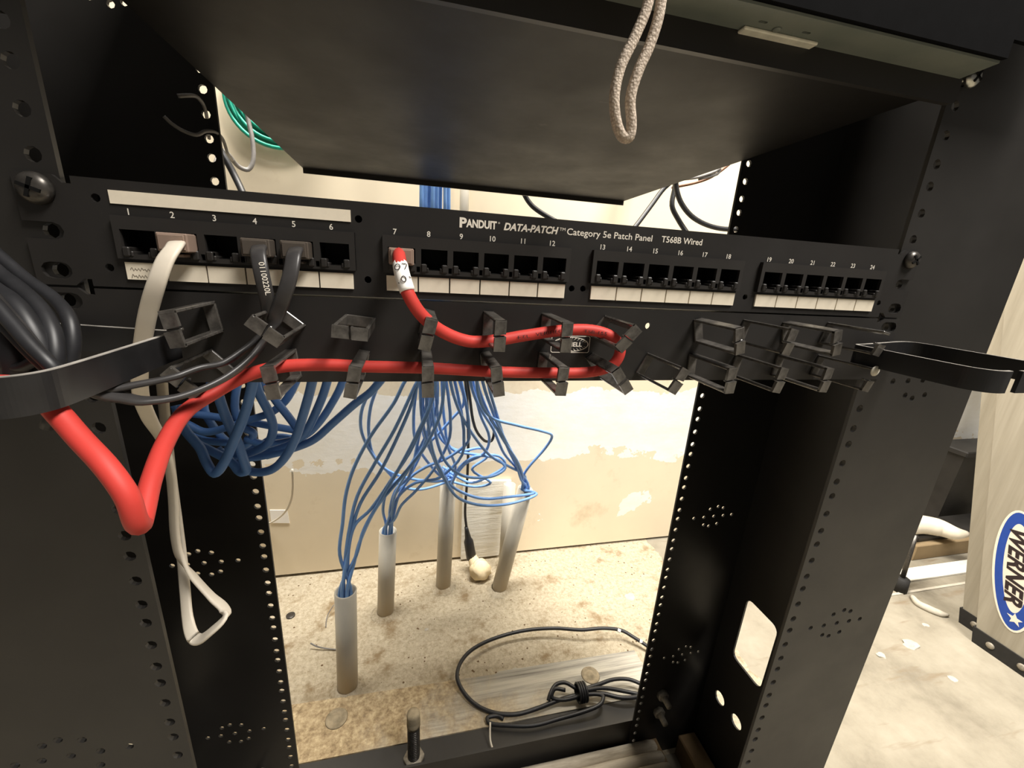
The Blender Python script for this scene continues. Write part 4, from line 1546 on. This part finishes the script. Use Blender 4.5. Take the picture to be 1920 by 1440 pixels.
SC = atx(1906, 1072, R2X)
HV, HU = 116, 32
q0 = MB().plate(circ(0, 0, HV, 48, HU), [circ(4 * 0, 6, HV * 0.76, 48, HU * 0.62)], 0.0, 0.3, st)
stk = q0.build('sticker', 'stickblue', lad)
MB().plate(circ(0, 0, HV + 4, 48, HU + 4), [circ(0, 0, HV, 48, HU)], 0.0, 0.3, st).build('sticker_edge', 'stickwhite', stk)
MB().plate(circ(0, 6, HV * 0.76, 48, HU * 0.62), [], 0.0, 0.3, st).build('sticker_field', 'stickwhite', stk)
t = MB()
vs, fs = text_poly('WERNER', 0.2, 0.035)
xa = min(v.x for v in vs)
xb = max(v.x for v in vs)
t.add([st((v.y - 0.36) / 0.69 * 25, 6 + HV * 0.66 - (v.x - xa) / (xb - xa) * HV * 1.30, 0.6) for v in vs], fs)
t.build('sticker_lettering', 'ink', stk)
star = []
for k in range(10):
    a = math.pi / 2 + k * math.pi / 5
    r = 12 if k % 2 == 0 else 5.2
    star.append((4 + r * math.cos(a), -HV * 0.80 + r * math.sin(a)))
MB().plate(star, [], 0.0, 0.7, st).build('sticker_star', 'stickwhite', stk)

# clutter on the floor between post and wall
o = MB().box(1372, 1720, 392, 430, FLOOR, FLOOR + 6, 1).build('white_board', 'whiteboard')
tag(o, 'white painted board strip lying on the floor behind the ladder', 'board')
o = MB().box(1250, 1720, 362, 368, FLOOR, FLOOR + 2).build('white_strip', 'plaster')
tag(o, 'thin white strip on the floor in front of the white board', 'strip')
o = MB().box(1480, 1900, 456, 540, FLOOR, FLOOR + 46, 2).build('cardboard_box', 'card')
tag(o, 'low brown cardboard box on the floor behind the white board', 'box')
o = MB().box(1500, 1900, 470, 545, FLOOR + 46, FLOOR + 62, 3).build('black_tray', 'bin')
tag(o, 'black slab lying on top of the low cardboard box', 'tray')
bn = empty('bin', (1950, 600, FLOOR))
tag(bn, 'dark plastic bin standing against the back wall at right', 'bin')
MB().add([(x, y, z) for z, e in ((FLOOR, 0), (FLOOR + 250, 12)) for (x, y) in ((1740 - e, 570 - e), (2150 + e, 570 - e), (2150 + e, 632), (1740 - e, 632))],
         [(0, 1, 2, 3), (4, 7, 6, 5), (0, 4, 5, 1), (1, 5, 6, 2), (2, 6, 7, 3), (3, 7, 4, 0)]).build('body', 'bin', bn)
MB().box(1720, 2170, 550, 640, FLOOR + 250, FLOOR + 268, 3).build('lid', 'bin', bn)
mb = MB()
P = [atz(1690, 985, FLOOR + 95), atz(1722, 978, FLOOR + 95), atz(1760, 985, FLOOR + 92), atz(1790, 998, FLOOR + 88), atz(1812, 1002, FLOOR + 84)]
mb.tube([(p.x, min(p.y, 520), FLOOR + 62 + 24) for p in P], [24, 26, 24, 18, 8], 12, 4)
o = mb.build('plastic_sack', 'sack')
tag(o, 'crumpled white plastic sack on the black slab', 'sack')
lg = empty('stand', (1330, 380, FLOOR))
tag(lg, 'thin metal stand leg with black rubber foot beside the right post', 'stand')
q = atz(1684, 1105, FLOOR)
MB().cyl((q.x, q.y, FLOOR + 30), (q.x + 6, q.y + 10, FLOOR + 150), 5).build('leg', 'darksteel', lg)
MB().lathe((q.x, q.y, FLOOR), (0, 0, 1), [(0, 17), (34, 15), (36, 8)], 14).build('rubber_foot', 'rubber', lg)
o = MB().tube([atz(a, b, FLOOR + 5) for a, b in ((1710, 1118), (1722, 1132), (1742, 1142), (1762, 1150), (1778, 1153))], [5, 8, 9, 8, 3], 8, 4).build('cloth_scrap', 'plaster')
tag(o, 'twisted white cloth scrap on the floor in front of the thin white strip', 'cloth')
